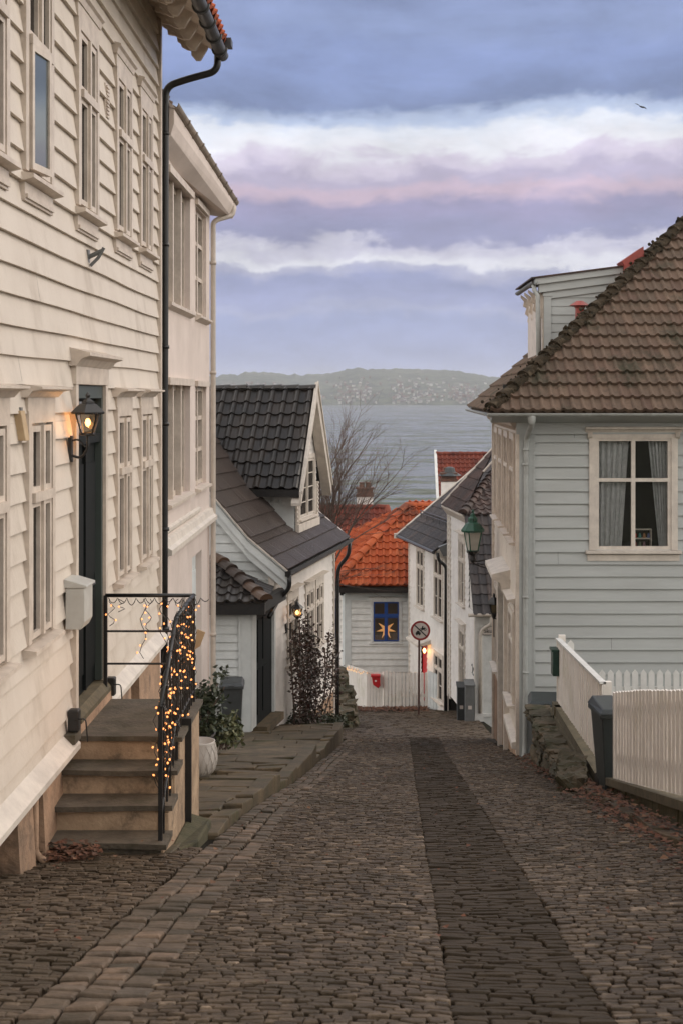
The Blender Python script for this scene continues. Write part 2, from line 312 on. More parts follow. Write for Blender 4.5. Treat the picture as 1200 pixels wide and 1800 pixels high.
# ------------------------------------------------------------------ shape builders
def clap(fr, mb, u0, u1, z0, z1, ops=(), pitch=.2, lap=.026, ulim=None, zstart=None, old=0):
    """lapped horizontal boards with rectangular openings; ulim(z) may give sloping ends"""
    z = zstart if zstart is not None else z0
    k = 0
    while z < z1:
        zb, zt = max(z, z0), min(z+pitch, z1)
        if zt > zb+1e-4:
            cuts = sorted({zb, zt, *[q for o in ops for q in (o[2], o[3]) if zb < q < zt]})
            jit = random.uniform(-.003, .003)
            for a, b in zip(cuts[:-1], cuts[1:]):
                zm = (a+b)/2
                iv = [(u0, u1)]
                for o in ops:
                    if o[2] < zm < o[3]:
                        nx = []
                        for (p, q) in iv:
                            if o[1] <= p or o[0] >= q: nx.append((p, q)); continue
                            if o[0] > p: nx.append((p, o[0]))
                            if o[1] < q: nx.append((o[1], q))
                        iv = nx
                if old:                       # butt joints and a little sag: cut the runs up
                    nx = []
                    for (p, q) in iv:
                        pts_ = [p]; x_ = p+random.uniform(.4, .8)
                        while x_ < q-.3: pts_.append(x_); x_ += .62
                        pts_.append(q); nx += list(zip(pts_[:-1], pts_[1:]))
                    jt = random.uniform(u0, u1) if random.random() < .8 else None
                    iv = [(p, q-(.005 if jt is not None and abs(q-jt) < .32 else 0)) for p, q in nx]
                oa, ob = lap*(1-(a-z)/pitch)+.004+jit, lap*(1-(b-z)/pitch)+.004+jit
                for (p, q) in iv:
                    if ulim:
                        la, ha = ulim(a); lb, hb = ulim(b)
                        pa, qa, pb, qb = max(p, la), min(q, ha), max(p, lb), min(q, hb)
                        if qa-pa < .005 and qb-pb < .005: continue
                        qa = max(pa, qa); qb = max(pb, qb)
                    else: pa = pb = p; qa = qb = q
                    t = random.random()
                    sg = (lambda u, z_: old*noise.noise(V((u*.55, z_*3.1, 2.2)))) if old else (lambda u, z_: 0)
                    if old: pa_, qa_ = sg(pa, a), sg(qa, a); pb_, qb_ = sg(pb, b), sg(qb, b)
                    else: pa_ = qa_ = pb_ = qb_ = 0
                    mb.face([fr.p(pa, oa, a+pa_), fr.p(qa, oa, a+qa_), fr.p(qb, ob, b+qb_), fr.p(pb, ob, b+pb_)], t)
                    if abs(a-zb) < 1e-6: mb.face([fr.p(pa, -.004, a+pa_), fr.p(qa, -.004, a+qa_), fr.p(qa, oa, a+qa_), fr.p(pa, oa, a+pa_)], t)
        z += pitch; k += 1
def window(par, fr, u0, u1, z0, z1, trim, pane=None, mull=1, trans=.3, cas=.1, hood=None, hoodp=1.0, sillp=.09, depth=-.012, proud=.055, sashmat=None, bars=0, base=0.0, apron=False, bev_=False):
    pane = pane or M['pane']; sashmat = sashmat or trim
    c = MB(); b = base
    fr.box(c, u0-cas, u0, b, b+proud, z0, z1); fr.box(c, u1, u1+cas, b, b+proud, z0, z1); fr.box(c, u0-cas, u1+cas, b, b+proud-.002, z1, z1+cas)
    # reveal lining
    fr.box(c, u0, u0+.02, b-depth-.06, b+.004, z0, z1); fr.box(c, u1-.02, u1, b-depth-.06, b+.004, z0, z1); fr.box(c, u0+.02, u1-.02, b-depth-.06, b+.004, z1-.02, z1); fr.box(c, u0+.02, u1-.02, b-depth-.06, b+.004, z0, z0+.02)
    wn = part('window', c, trim, par)
    s = MB(); o1 = b-depth+.03; o0 = b-depth-.02; fw = .045
    zt = z1-(z1-z0)*trans if trans else None
    us = [u0+.02+(u1-u0-.04)*i/(mull+1) for i in range(mull+2)]
    rows = [(z0+.02, zt-.03), (zt+.03, z1-.02)] if zt else [(z0+.02, z1-.02)]
    for i in range(mull+1):
        for (a, d) in rows:
            p, q = us[i]+(.018 if i else 0), us[i+1]-(.018 if i < mull else 0)
            fr.box(s, p, p+fw, o0, o1, a, d); fr.box(s, q-fw, q, o0, o1, a, d); fr.box(s, p+fw, q-fw, o0, o1, a, a+fw); fr.box(s, p+fw, q-fw, o0, o1, d-fw, d)
            if bars and (d-a) > .7:
                for kk in range(bars):
                    zz = a+(d-a)*(kk+1)/(bars+1); fr.box(s, p+fw, q-fw, o0+.01, o1-.012, zz-.011, zz+.011)
    for i in range(1, mull+1): fr.box(s, us[i]-.03, us[i]+.03, o0, o1+.022, z0+.02, z1-.02)
    if zt: fr.box(s, u0+.02, u1-.02, o0, o1+.03, zt-.035, zt+.035)
    part('frame', s, sashmat, wn)
    g = MB(); fr.quad(g, u0+.02, u1-.02, b-depth, z0+.02, z1-.02); part('pane', g, pane, wn)
    k = MB(); fr.ext(k, [(b, z0-.02), (b+sillp+.03, z0-.035), (b+sillp+.03, z0-.065), (b+.02, z0-.09), (b, z0-.09)], u0-cas-.05, u1+cas+.05)
    if apron: fr.box(k, u0-cas, u1+cas, b, b+.045, z0-.22, z0-.088); fr.box(k, u0-cas+.02, u1+cas-.02, b+.044, b+.062, z0-.2, z0-.17)
    part('sill', k, trim, wn)
    if hood:
        h = MB(); zc = z1+cas
        fr.box(h, u0-cas-.01, u1+cas+.01, b, b+.05, zc, zc+hood*.5)
        fr.ext(h, [(b, zc+hood*.5), (b+.06, zc+hood*.5), (b+.06+.04*hoodp, zc+hood*.72), (b+.06+.11*hoodp, zc+hood*.8), (b+.06+.11*hoodp, zc+hood*.88), (b, zc+hood)], u0-cas-.02-.07*hoodp, u1+cas+.02+.07*hoodp)
        part('cornice', h, trim, wn)
    return wn
def tiles(org, a, b, wd, ln, tw, cl, kind='pan', amp=.035, lift=.03, a0=0, cols=None):
    """a sheet of roof tiles: a across, b up the slope (unit vectors)"""
    mb = MB(); a = V(a).normalized(); b = V(b).normalized(); n = a.cross(b)
    if n.z < 0: n = -n
    org = V(org); u_ = -n*.035; mb.face([org+a*a0+u_, org+a*(a0+wd)+u_, org+a*(a0+wd)+b*ln+u_, org+a*a0+b*ln+u_], .2); na = int(math.ceil(wd/tw)); nb = int(math.ceil(ln/cl))
    if kind == 'pan': prof = [(0, .25), (.1, .75), (.22, 1), (.36, .75), (.46, .25), (.58, .05), (.75, 0), (.9, .06)]
    elif kind == 'flat': prof = [(0, .9), (.06, 1), (.16, .85), (.22, .25), (.3, .1), (.6, .0), (.86, .08), (.97, .3)]
    elif kind == 'rib': prof = [(i/5+d, h) for i in range(5) for d, h in ((0, 0), (.06, 0), (.085, 1), (.175, 1))]
    elif kind == 'old': prof = [(0, .85), (.07, 1), (.18, .8), (.27, .35), (.38, .08), (.6, 0), (.85, .06), (.97, .25)]
    else: prof = [(0, 0), (.5, 0)]
    for j in range(nb):
        b0, b1 = j*cl, min((j+1)*cl+.02, ln)
        st = random.uniform(-.008, .008)
        for i in range(na):
            t = random.random(); jl = random.uniform(-.006, .006); js = random.uniform(-.012, .012)
            xs = [(i+p)*tw for p, h in prof]+[(i+1)*tw]; hs = [h*amp for p, h in prof]+[prof[0][1]*amp]
            if xs[0] > wd: continue
            lo, hi, fr_ = [], [], []
            for x, h in zip(xs, hs):
                xx = min(x, wd)
                lo.append(org+a*(xx+a0)+b*(b0+js*0.5+st)+n*(h+lift+jl)); hi.append(org+a*(xx+a0)+b*b1+n*(h*.98+jl*.3)); fr_.append(org+a*(xx+a0)+b*(b0+js*.5+st)+n*(h-.012))
            k = len(xs); base = len(mb.v); mb.v.extend([tuple(q) for q in lo+hi+fr_])
            for q in range(k-1):
                mb.f.append((base+q, base+q+1, base+k+q+1, base+k+q)); mb.t.append(t)
                mb.f.append((base+2*k+q, base+2*k+q+1, base+q+1, base+q)); mb.t.append(t)
    return mb
def caps(mb, p0, p1, r=.11, ln=.36, up=(0, 0, 1), seg=7, tilt=.02):
    """overlapping half-round ridge tiles from p0 up to p1"""
    p0, p1 = V(p0), V(p1); d = (p1-p0); L = d.length; d.normalize(); up = V(up); s = d.cross(up).normalized(); up = s.cross(d).normalized()
    n = max(1, int(L/ln)); ln = L/n
    for i in range(n):
        t = random.random(); a = p0+d*(i*ln-.02)+up*tilt; b = p0+d*((i+1)*ln+.02); rr = (r*1.1, r*.95)
        A = [a+(s*math.cos(q)*rr[0]+up*(math.sin(q)*rr[0]*.85-.02)) for q in [math.pi*k/seg for k in range(seg+1)]]
        B = [b+(s*math.cos(q)*rr[1]+up*(math.sin(q)*rr[1]*.85-.02)) for q in [math.pi*k/seg for k in range(seg+1)]]
        k = seg+1; mb.raw(A+B, [(q, q+1, k+q+1, k+q) for q in range(seg)]+[tuple(range(k))[::-1], tuple(range(k, 2*k))], t)
def stone(mb, c4, zf, h, bevel, tone, jz=.006):
    """one stone: a quad (4 xy points), top rounded by two rings"""
    cx = sum(p[0] for p in c4)/4; cy = sum(p[1] for p in c4)/4; dz = random.uniform(-jz, jz); tx, ty = random.uniform(-.06, .06), random.uniform(-.07, .07)
    rings = []
    for ins, dz_ in ((0, -h), (0, -bevel*1.1), (bevel*.45, -bevel*.3), (bevel*1.25, 0)):
        ring = []
        for (x, y) in c4:
            L = math.hypot(x-cx, y-cy); f = max(.2, 1-ins*1.4/L)
            xx, yy = cx+(x-cx)*f, cy+(y-cy)*f
            ring.append((xx, yy, zf(xx, yy)+dz+dz_+(xx-cx)*tx+(yy-cy)*ty))
        rings.append(ring)
    v = sum(rings, []); f = []
    for r_ in range(3):
        for k in range(4): f.append((r_*4+k, r_*4+(k+1) % 4, r_*4+4+(k+1) % 4, r_*4+4+k))
    f.append((12, 13, 14, 15)); mb.raw(v, f, tone)
def leaves(mb, n, fpos, size, tones=(0, 1)):
    for i in range(n):
        p = fpos();
        if p is None: continue
        p = V(p); d = V((random.gauss(0, 1), random.gauss(0, 1), random.gauss(0, .7))).normalized(); q = d.orthogonal().normalized(); q.rotate(Matrix.Rotation(random.uniform(0, 6.28), 3, d))
        L = size*random.uniform(.6, 1.3); W = L*.32; m = p+d*L*.5; up = d.cross(q)*W*.35
        mb.raw([p, m+q*W+up, p+d*L, m-q*W+up], [(0, 1, 2), (0, 2, 3)], random.uniform(*tones))
def ring(c, ex, ey, r, n=24): return [V(c)+V(ex)*r*math.cos(2*math.pi*k/n)+V(ey)*r*math.sin(2*math.pi*k/n) for k in range(n)]
def bezier(pts, n=6):
    """round a polyline through its corners"""
    pts = [V(p) for p in pts]; out_ = [pts[0]]
    for i in range(1, len(pts)-1):
        a, b, c = pts[i-1], pts[i], pts[i+1]; r = min((b-a).length, (c-b).length)*.45
        s = b+(a-b).normalized()*r; e = b+(c-b).normalized()*r
        for k in range(n+1):
            t = k/n; out_.append(s*(1-t)**2+b*2*t*(1-t)+e*t*t)
    out_.append(pts[-1]); return out_

# ------------------------------------------------------------------ ground, street, sea, hills
def lerp(t, pts):
    if t <= pts[0][0]: return pts[0][1]
    for (a, x), (b, y) in zip(pts[:-1], pts[1:]):
        if t <= b: return x+(y-x)*(t-a)/(b-a)
    return pts[-1][1]
def zroad(Y):
    if Y < 32.5: return -1.35-.199*Y
    if Y < 47: return -7.8175-.177*(Y-32.5)
    return -10.384-.13*(Y-47)
EDGE_IN = [(4, -.93), (5.65, -.936), (9.3, -.89), (14.9, -.83), (18, -.70), (21, -.54), (25, -.40), (29, -.28), (32.5, -.22)]    # gutter, street side
EDGE_OUT = [(4, -1.42), (5.7, -1.41), (8.1, -1.37), (10.8, -1.33), (14.5, -1.23), (18, -1.06), (21, -.89), (25, -.74), (29, -.60), (32.5, -.52)]
BAND_L = [(4, .30), (5.56, .33), (15.55, .53), (32.4, .91)]
BAND_R = [(4, .97), (5.56, 1.0), (8.3, 1.054), (15.2, 1.19), (32.4, 1.58)]
EDGE_R = [(4, 2.42), (11, 2.42), (13.7, 2.47), (22.2, 2.58), (31.5, 2.80), (50, 3.2)]
def crown(x, y): return zroad(y)+.012*math.sin(x*1.7+y*.35)+.012*math.sin(y*.9-x*.6)+.02*noise.noise(V((x*.8, y*.5, 3)))
def setts(mb, xl, xr, y0, y1, pitch, w0, w1, zf, wav=.05, slant=.0, tones=(0, 1), bevel=.0065, gap=.008, h=.05):
    y = y0; row = 0
    while y < y1:
        p = pitch*random.uniform(.9, 1.1); x = xl(y)+random.uniform(-.03, .0); xe = xr(y)
        f = lambda xx: wav*math.sin(xx*1.3+y*.45)+slant*xx+.03*noise.noise(V((xx*1.1, y*.6, 1.5)))
        while x < xe-.03:
            wd = random.uniform(w0, w1)
            if xe-(x+wd) < w0*.55: wd = xe-x
            a, b = x+gap*.5, x+wd-gap*.5; g = gap*.5
            j = [random.uniform(-.009, .009) for _ in range(8)]
            c4 = [(a+j[0], y+g+f(a)+j[1]), (b+j[2], y+g+f(b)+j[3]), (b+j[4], y+p-g+f(b)+j[5]), (a+j[6], y+p-g+f(a)+j[7])]
            t = tones[0]+(tones[1]-tones[0])*min(1, max(0, random.gauss(.45, .25)+.3*noise.noise(V((x*.5, y*.4, 8)))))
            stone(mb, c4, zf, h, bevel, t, .007)
            x += wd
        y += p; row += 1
zset = lambda x, y: crown(x, y)
mb = MB()
setts(mb, lambda y: lerp(y, EDGE_IN), lambda y: lerp(y, BAND_L), 4.2, 32.6, .056, .058, .112, zset, .045, -.03)
setts(mb, lambda y: lerp(y, BAND_R), lambda y: lerp(y, EDGE_R), 4.2, 32.6, .056, .058, .112, zset, .045, .05)
setts(mb, lambda y: -2.75, lambda y: lerp(y, EDGE_OUT), 4.2, 11.0, .064, .065, .125, zset, .10, -.28, (0, .85))
struct('cobblestones', mb, M['sett'])
mb = MB()
setts(mb, lambda y: lerp(y, [(32, -.7), (36, -.75), (44, -1.3), (50, -1.6)]), lambda y: lerp(y, EDGE_R)+.1, 32.6, 48.3, .14, .10, .2, zset, .12, .1, (0, .6))
struct('square_cobblestones', mb, M['sett'])
mb = MB()
setts(mb, lambda y: lerp(y, BAND_L)+.012, lambda y: lerp(y, BAND_R)-.012, 4.2, 32.5, .058, .09, .22, lambda x, y: crown(x, y)-.004, .012, 0, (0, 1), .009, .008)
struct('dark_sett_strip', mb, M['band'])
mb = MB()                                   # three rows of larger pale stones along the gutter
for r_ in range(3):
    y = 4.2
    while y < 32.4:
        ln = random.uniform(.10, .21); q = [lerp(yy, EDGE_OUT)+(lerp(yy, EDGE_IN)-lerp(yy, EDGE_OUT))*k/3 for yy in (y, y+ln) for k in (r_, r_+1)]
        j = [random.uniform(-.01, .01) for _ in range(6)]
        sl = .05
        stone(mb, [(q[0]+.008+j[0], y+.007+j[4]), (q[1]-.008+j[1], y+.007-sl*.3+j[5]), (q[3]-.008+j[2], y+ln-.007-sl*.3+j[5]), (q[2]+.008+j[3], y+ln-.007+j[4])], lambda x, y: crown(x, y)+.004, .06, .012, random.random(), .009)
        y += ln
struct('gutter_stones', mb, M['gutter_stone'])
mb = MB()                                   # the bed the stones are set in
ys = [-6+i*.25 for i in range(222)]; xs = [-2.9+i*.305 for i in range(21)]
zb_ = lambda x, y: crown(x, y)-.034
for a, b in zip(ys[:-1], ys[1:]):
    for p, q in zip(xs[:-1], xs[1:]): mb.face([(p, a, zb_(p, a)), (q, a, zb_(q, a)), (q, b, zb_(q, b)), (p, b, zb_(p, b))])
struct('road_bed', mb, M['joint'])
# pavement in three terraces that step down the hill
def zwalk(Y):
    o = lerp(Y, [(10.9, .0), (17.5, .19)]) if Y < 17.5 else lerp(Y, [(17.5, .04), (22.6, .26)]) if Y < 22.6 else lerp(Y, [(22.6, .09), (30.5, .38)])
    return zroad(Y)+o
mb = MB(); kb = MB()
for (y0, y1) in ((10.9, 17.5), (17.5, 22.6), (22.6, 30.6)):
    y = y0; zf = lambda x, yy, a=y0, b=y1: zwalk(min(max(yy, a+.001), b-.001))
    while y < y1-.05:
        p = min(random.uniform(.42, .72), y1-y);
        if y1-y-p < .25: p = y1-y
        xe = lerp(y+p/2, EDGE_OUT)-.19; x = -3.1
        while x < xe:
            wd = random.uniform(.55, 1.25)
            if xe-x-wd < .35: wd = xe-x
            j = [random.uniform(-.012, .012) for _ in range(4)]
            stone(mb, [(x+.006, y+.006+j[0]), (x+wd-.006, y+.006+j[1]), (x+wd-.006, y+p-.006+j[2]), (x+.006, y+p-.006+j[3])], zf, .35, .012, random.random(), .006)
            x += wd
        y += p
    y = y0 if y0 > 11 else 12.2             # kerb blocks
    while y < y1-.05:
        ln = random.uniform(.75, 1.2)
        if y1-y-ln < .4: ln = y1-y
        e0, e1 = lerp(y, EDGE_OUT), lerp(y+ln, EDGE_OUT)
        stone(kb, [(e0-.19, y+.008), (e0-.005, y+.008), (e1-.005, y+ln-.008), (e1-.19, y+ln-.008)], lambda x, yy, a=y0, b=y1: zwalk(min(max(yy, a+.001), b-.001))+.012, .45, .02, random.random(), .008)
        y += ln
struct('pavement', mb, M['slab']); struct('kerb', kb, M['slab'])
mb = MB(); y = 5.0                           # right-hand kerb
while y < 31:
    ln = random.uniform(.7, 1.3); e0, e1 = lerp(y, EDGE_R), lerp(y+ln, EDGE_R)
    stone(mb, [(e0+.01, y+.008), (e0+.17, y+.008), (e1+.17, y+ln-.008), (e1+.01, y+ln-.008)], lambda x, yy: zroad(yy)+.06, .2, .02, random.random(), .015); y += ln
struct('right_kerb', mb, M['slab'])
mb = MB()                                    # soil strip behind the kerb
for i in range(60):
    a, b = 4+i*.46, 4+(i+1)*.46
    for k in range(3):
        p, q = 2.58+k*.2, 2.58+(k+1)*.2
        def zz(x, yy): return zroad(yy)+.03+.04*noise.noise(V((x*5, yy*3, 0)))
        mb.face([(p, a, zz(p, a)), (q, a, zz(q, a)), (q, b, zz(q, b)), (p, b, zz(p, b))])
struct('soil_strip', mb, M['soil'])
mb = MB()                                    # the hillside, one sheet down to below the water
xs = [-400, -120, -40, -12, -6, -2.8, 0, 2.9, 6, 14, 40, 120, 400]; ys = [-80, -30, -8, 0, 8, 16, 24, 32, 40, 48, 56, 70, 90, 130, 180, 260, 420]
def zg(x, y):
    if y < 47: z = zroad(y)-.3
    else: z = lerp(y, [(47, -10.7), (56, -12.2), (70, -15), (90, -19), (130, -24), (180, -29), (260, -34), (420, -40)])
    return z+(0 if abs(x) < 3 else .25 if x < 0 and y < 45 else 0)
for a, b in zip(ys[:-1], ys[1:]):
    for p, q in zip(xs[:-1], xs[1:]): mb.face([(p, a, zg(p, a)), (q, a, zg(q, a)), (q, b, zg(q, b)), (p, b, zg(p, b))])
struct('ground', mb, M['ground'])
SEA = -28.0
m = bpy.data.materials.new('sea_water'); m.use_nodes = True; t = m.node_tree; b = t.nodes['Principled BSDF']
b.inputs['Base Color'].default_value = (.112, .122, .10, 1); b.inputs['Roughness'].default_value = .16; b.inputs['IOR'].default_value = 1.33; b.inputs['Specular IOR Level'].default_value = .14
co = t.nodes.new('ShaderNodeTexCoord'); acc = None
for scl, st, wgt in ((.35, (.45, 1, 1), 1.6), (.11, (.45, 1, 1), 2.2), (.03, (.5, 1, 1), 1.3)):
    mp = t.nodes.new('ShaderNodeMapping'); mp.inputs['Scale'].default_value = st; t.links.new(co.outputs['Object'], mp.inputs[0])
    n = t.nodes.new('ShaderNodeTexNoise'); n.inputs['Scale'].default_value = scl; n.inputs['Detail'].default_value = 3; n.inputs['Roughness'].default_value = .6; t.links.new(mp.outputs[0], n.inputs['Vector'])
    q = t.nodes.new('ShaderNodeVectorMath'); q.operation = 'SUBTRACT'; q.inputs[1].default_value = (.5, .5, .5); t.links.new(n.outputs['Color'], q.inputs[0])
    q2 = t.nodes.new('ShaderNodeVectorMath'); q2.operation = 'SCALE'; q2.inputs[3].default_value = wgt; t.links.new(q.outputs[0], q2.inputs[0])
    if acc is None: acc = q2.outputs[0]
    else:
        a1 = t.nodes.new('ShaderNodeVectorMath'); t.links.new(acc, a1.inputs[0]); t.links.new(q2.outputs[0], a1.inputs[1]); acc = a1.outputs[0]
ml = t.nodes.new('ShaderNodeVectorMath'); ml.operation = 'MULTIPLY'; ml.inputs[1].default_value = (.6, 1, 0); t.links.new(acc, ml.inputs[0])
ad = t.nodes.new('ShaderNodeVectorMath'); ad.inputs[1].default_value = (0, -.06, 1); t.links.new(ml.outputs[0], ad.inputs[0])
nn = t.nodes.new('ShaderNodeVectorMath'); nn.operation = 'NORMALIZE'; t.links.new(ad.outputs[0], nn.inputs[0]); t.links.new(nn.outputs[0], b.inputs['Normal'])
M['sea'] = m
mb = MB()
xs = [-6000, -2000, -600, -200, 0, 200, 600, 2000, 6000]; ys = [120, 200, 350, 600, 1000, 1800, 3000, 4800, 9000]
for a, b_ in zip(ys[:-1], ys[1:]):
    for p, q in zip(xs[:-1], xs[1:]): mb.face([(p, a, SEA), (q, a, SEA), (q, b_, SEA), (p, b_, SEA)])
struct('sea', mb, M['sea'])
# the island across the fjord
PROF = [(200, 668), (300, 665), (375, 661), (420, 657), (445, 654), (462, 653), (480, 656), (520, 659), (560, 658), (590, 654), (610, 649), (625, 647), (660, 649), (700, 648), (745, 649), (790, 651), (820, 655), (850, 660), (900, 666), (960, 672), (1100, 676)]
mb = MB(); D0, D1 = 4350., 5600.; nx, ny = 220, 14; grid = []
def hill(px, k):
    s = k/ny; yd = D0+(D1-D0)*s; top = lerp(px, PROF)
    zt = ZA(top, D1)+8*noise.noise(V((px*.08, 0, 0)))+5*noise.noise(V((px*.3, 1, 0)))
    z = SEA-1+(zt-SEA+1)*(s**.8)+(22*noise.noise(V((px*.02, s*4, 2)))+7*noise.noise(V((px*.09, s*11, 5))))*math.sin(math.pi*s)*.8
    return V(((px-VPX)*yd/FP, yd, z))
for k in range(ny+1): grid.append([hill(150+(1000*i/nx), k) for i in range(nx+1)])
mb.v = [tuple(p) for r_ in grid for p in r_]
for k in range(ny):
    for i in range(nx): mb.f.append((k*(nx+1)+i, k*(nx+1)+i+1, (k+1)*(nx+1)+i+1, (k+1)*(nx+1)+i)); mb.t.append(.5)
mb.face([grid[ny][0], grid[ny][nx], V(grid[ny][nx])+V((0, 900, -200)), V(grid[ny][0])+V((0, 900, -200))])
M['hill'] = mat('wooded_hill', (.022, .032, .022), .95, (.075, .085, .05), .016, 9, 0, c3=(.13, .125, .10), s3=.009, lo=.42, hi=.6)
struct('far_hills', mb, M['hill'], smooth=True)
mb = MB(); rn = random.Random(3)
for i in range(700):
    px = rn.uniform(376, 880)
    if noise.noise(V((px*.02, i*.0, 3))) < -.12 and rn.random() < .75: continue
    s = min(.72, abs(rn.gauss(0, .25))+.02)*(1 if px > 560 else .8)
    k = s*ny; a = hill(px, int(k)); b_ = hill(px, int(k)+1); p = a.lerp(b_, k-int(k)); sx = rn.uniform(4, 11); h = rn.uniform(4, 8)
    t = rn.random(); mb.box(p.x-sx/2, p.x+sx/2, p.y-4, p.y+5, p.z-4, p.z+h, t)
    mb.prism([(p.x-sx/2-.4, p.y-4.5, p.z+h), (p.x-sx/2-.4, p.y+5.5, p.z+h), (p.x-sx/2-.4, p.y+.5, p.z+h+3)], (sx+.8, 0, 0), 1 if t > .4 else 0)
M['town'] = mat('far_house_walls', (.4, .4, .4), .8, tone=[(.12, .07, .055), (.18, .165, .14), (.36, .35, .33), (.45, .44, .42), (.09, .08, .08)])
struct('far_town', mb, M['town'], kind='stuff')

# ------------------------------------------------------------------ first house on the left
XL = -2.5
FL = Fr((XL, 0), (0, 1), (1, 0))
h1 = root('wooden_house', 'cream clapboard house on the left with black door up stone steps', 'house', (XL, 16.85, -4.7))
UP = [(8.80, 9.70), (10.15, 11.06), (12.0, 12.91), (13.83, 14.74), (15.28, 16.15)]
UPZ = (1.62, 3.12)
LO = [(8.86, 9.70), (10.24, 11.10), (13.86, 14.74), (15.30, 16.17)]
LOZ = (-1.80, -.20)
ca = .09
ops = [(a+ca, b-ca, *UPZ) for a, b in UP]+[(a+ca, b-ca, *LOZ) for a, b in LO]+[(11.96, 13.2, -2.84, .10)]
mb = MB(); clap(FL, mb, 2, 16.72, -2.80, 4.55, ops, pitch=.2088, lap=.034, zstart=-2.845, old=.012)
part('wall', mb, M['cream'], h1)
mb = MB()                                     # corner board
FL.box(mb, 16.72, 16.86, -.16, .05, -2.8, 4.5); FL.box(mb, 16.70, 16.735, .0, .058, -2.8, 4.5)
part('corner_board', mb, M['cream_trim'], h1)
mb = MB(); FL.box(mb, 2, 16.84, -6.5, -.2, -5.2, 4.6); part('inner_light_block', mb, M['room'], h1)  # hidden dark box added so light does not leak through the house
mb = MB(); FL.ext(mb, [(-.05, -2.74), (.012, -2.74), (.125, -2.855), (.125, -2.90), (-.05, -2.92)], 2, 11.72); FL.ext(mb, [(-.05, -2.74), (.012, -2.74), (.125, -2.855), (.125, -2.90), (-.05, -2.92)], 13.24, 16.88)
part('water_table', mb, M['white_trim'], h1)
# foundation: plaster piers with a dark basement opening
for a, b, o, z1 in ((2, 9.25, .02, -2.9), (9.95, 10.40, .04, -2.9), (10.72, 13.3, .02, -2.9), (13.3, 14.7, .03, -2.9), (15.35, 16.86, .03, -2.9)):
    mb = MB(); n = max(1, int((b-a)/.45))
    for i in range(n):
        u0, u1 = a+(b-a)*i/n, a+(b-a)*(i+1)/n
        e0 = o+(.03*noise.noise(V((u0*2, 0, 0)))); e1 = o+(.03*noise.noise(V((u1*2, 0, 0))))
        zb = min(zroad(u0), zroad(u1))-.2
        mb.hexa([FL.p(u0, -.25, zb), FL.p(u1, -.25, zb), FL.p(u1, e1+.04, zb), FL.p(u0, e0+.04, zb), FL.p(u0, -.25, z1), FL.p(u1, -.25, z1), FL.p(u1, e1, z1), FL.p(u0, e0, z1)])
    part('foundation', mb, M['plaster'], h1)
mb = MB(); FL.box(mb, 9.25, 9.95, -.22, -.16, -3.6, -2.9); part('basement_hatch', mb, M['timber'], h1); mb = MB(); FL.box(mb, 14.7, 15.35, -.22, -.16, -4.7, -2.9); part('basement_hatch', mb, M['timber'], h1)
mb = MB(); mb.tube(bezier([FL.p(10.56, .02, -2.93), FL.p(10.56, .02, -3.40), FL.p(10.56, .10, -3.46)]), .028, 10); part('drain_pipe', mb, M['plaster'], h1, smooth=True)
mb = MB()
for k in range(9): FL.box(mb, 13.36, 13.48, .02, .045, 2.62+k*.035, 2.64+k*.035)
FL.box(mb, 13.34, 13.50, .01, .03, 2.60, 2.94); part('vent', mb, M['cream_trim'], h1)
for i, (a, b) in enumerate(UP):
    wn = window(h1, FL, a+ca, b-ca, *UPZ, M['cream_trim'], trans=.36, cas=ca, hood=.24, hoodp=.35, apron=True, depth=-.018)
for i, (a, b) in enumerate(LO):
    wn = window(h1, FL, a+ca, b-ca, *LOZ, M['cream_trim'], trans=.34, cas=ca, hood=.2, depth=-.018)
# the sash that stands ajar in the second upper window
fs = Fr((XL+.03, 10.27), (math.sin(R(7)), math.cos(R(7))), (math.cos(R(7)), -math.sin(R(7))))
mb = MB(); z0, z1 = 1.64, 2.55
for (a, b, c, d) in ((0, .045, z0, z1), (.355, .40, z0, z1), (.045, .355, z0, z0+.05), (.045, .355, z1-.05, z1)): fs.box(mb, a, b, .0, .045, c, d)
sh = part('open_sash', mb, M['cream_trim'], h1)
mb = MB(); fs.quad(mb, .045, .355, .03, z0+.05, z1-.05); part('pane', mb, mat('window_glass_reflecting', (.10, .12, .12), .05, spec=1.0), sh)
# door in its recess
mb = MB()
for a, b, c, d in ((11.86, 11.96, -2.80, .10), (13.2, 13.30, -2.80, .10)): FL.box(mb, a, b, -.1, .06, c, d)
FL.box(mb, 11.84, 13.32, -.1, .065, .10, .25)
FL.ext(mb, [(0, .25), (.07, .25), (.12, .31), (.19, .335), (.19, .36), (0, .41)], 11.78, 13.38)
part('door_frame', mb, M['cream_trim'], h1)
mb = MB(); FL.box(mb, 11.965, 13.195, -.2, -.03, -2.62, .095)
for z0, z1 in ((-2.45, -1.75), (-1.62, -.6)):
    for u0, u1 in ((12.1, 12.52), (12.64, 13.06)): FL.box(mb, u0, u1, -.03, -.012, z0, z1)
FL.box(mb, 11.965, 13.195, -.03, .02, -.42, -.34); FL.box(mb, 12.56, 12.6, -.03, .0, -2.6, -.42)
dr = part('door', mb, M['blackdoor'], h1)
mb = MB(); FL.box(mb, 13.13, 13.196, -.03, .03, -2.62, .09); FL.box(mb, 11.965, 13.13, -.02, .03, .0, .09); FL.box(mb, 11.965, 13.13, .03, .034, -.02, .0); part('door_lining', mb, M['darkgreen'], dr)
mb = MB(); FL.quad(mb, 12.05, 13.1, -.025, -.32, -.05); part('transom_pane', mb, M['pane_grey'], dr)
mb = MB(); mb.tube([FL.p(12.66, -.02, -1.68), FL.p(12.66, .035, -1.68), FL.p(12.78, .035, -1.68)], .012, 8); part('handle', mb, M['gutter'], dr)
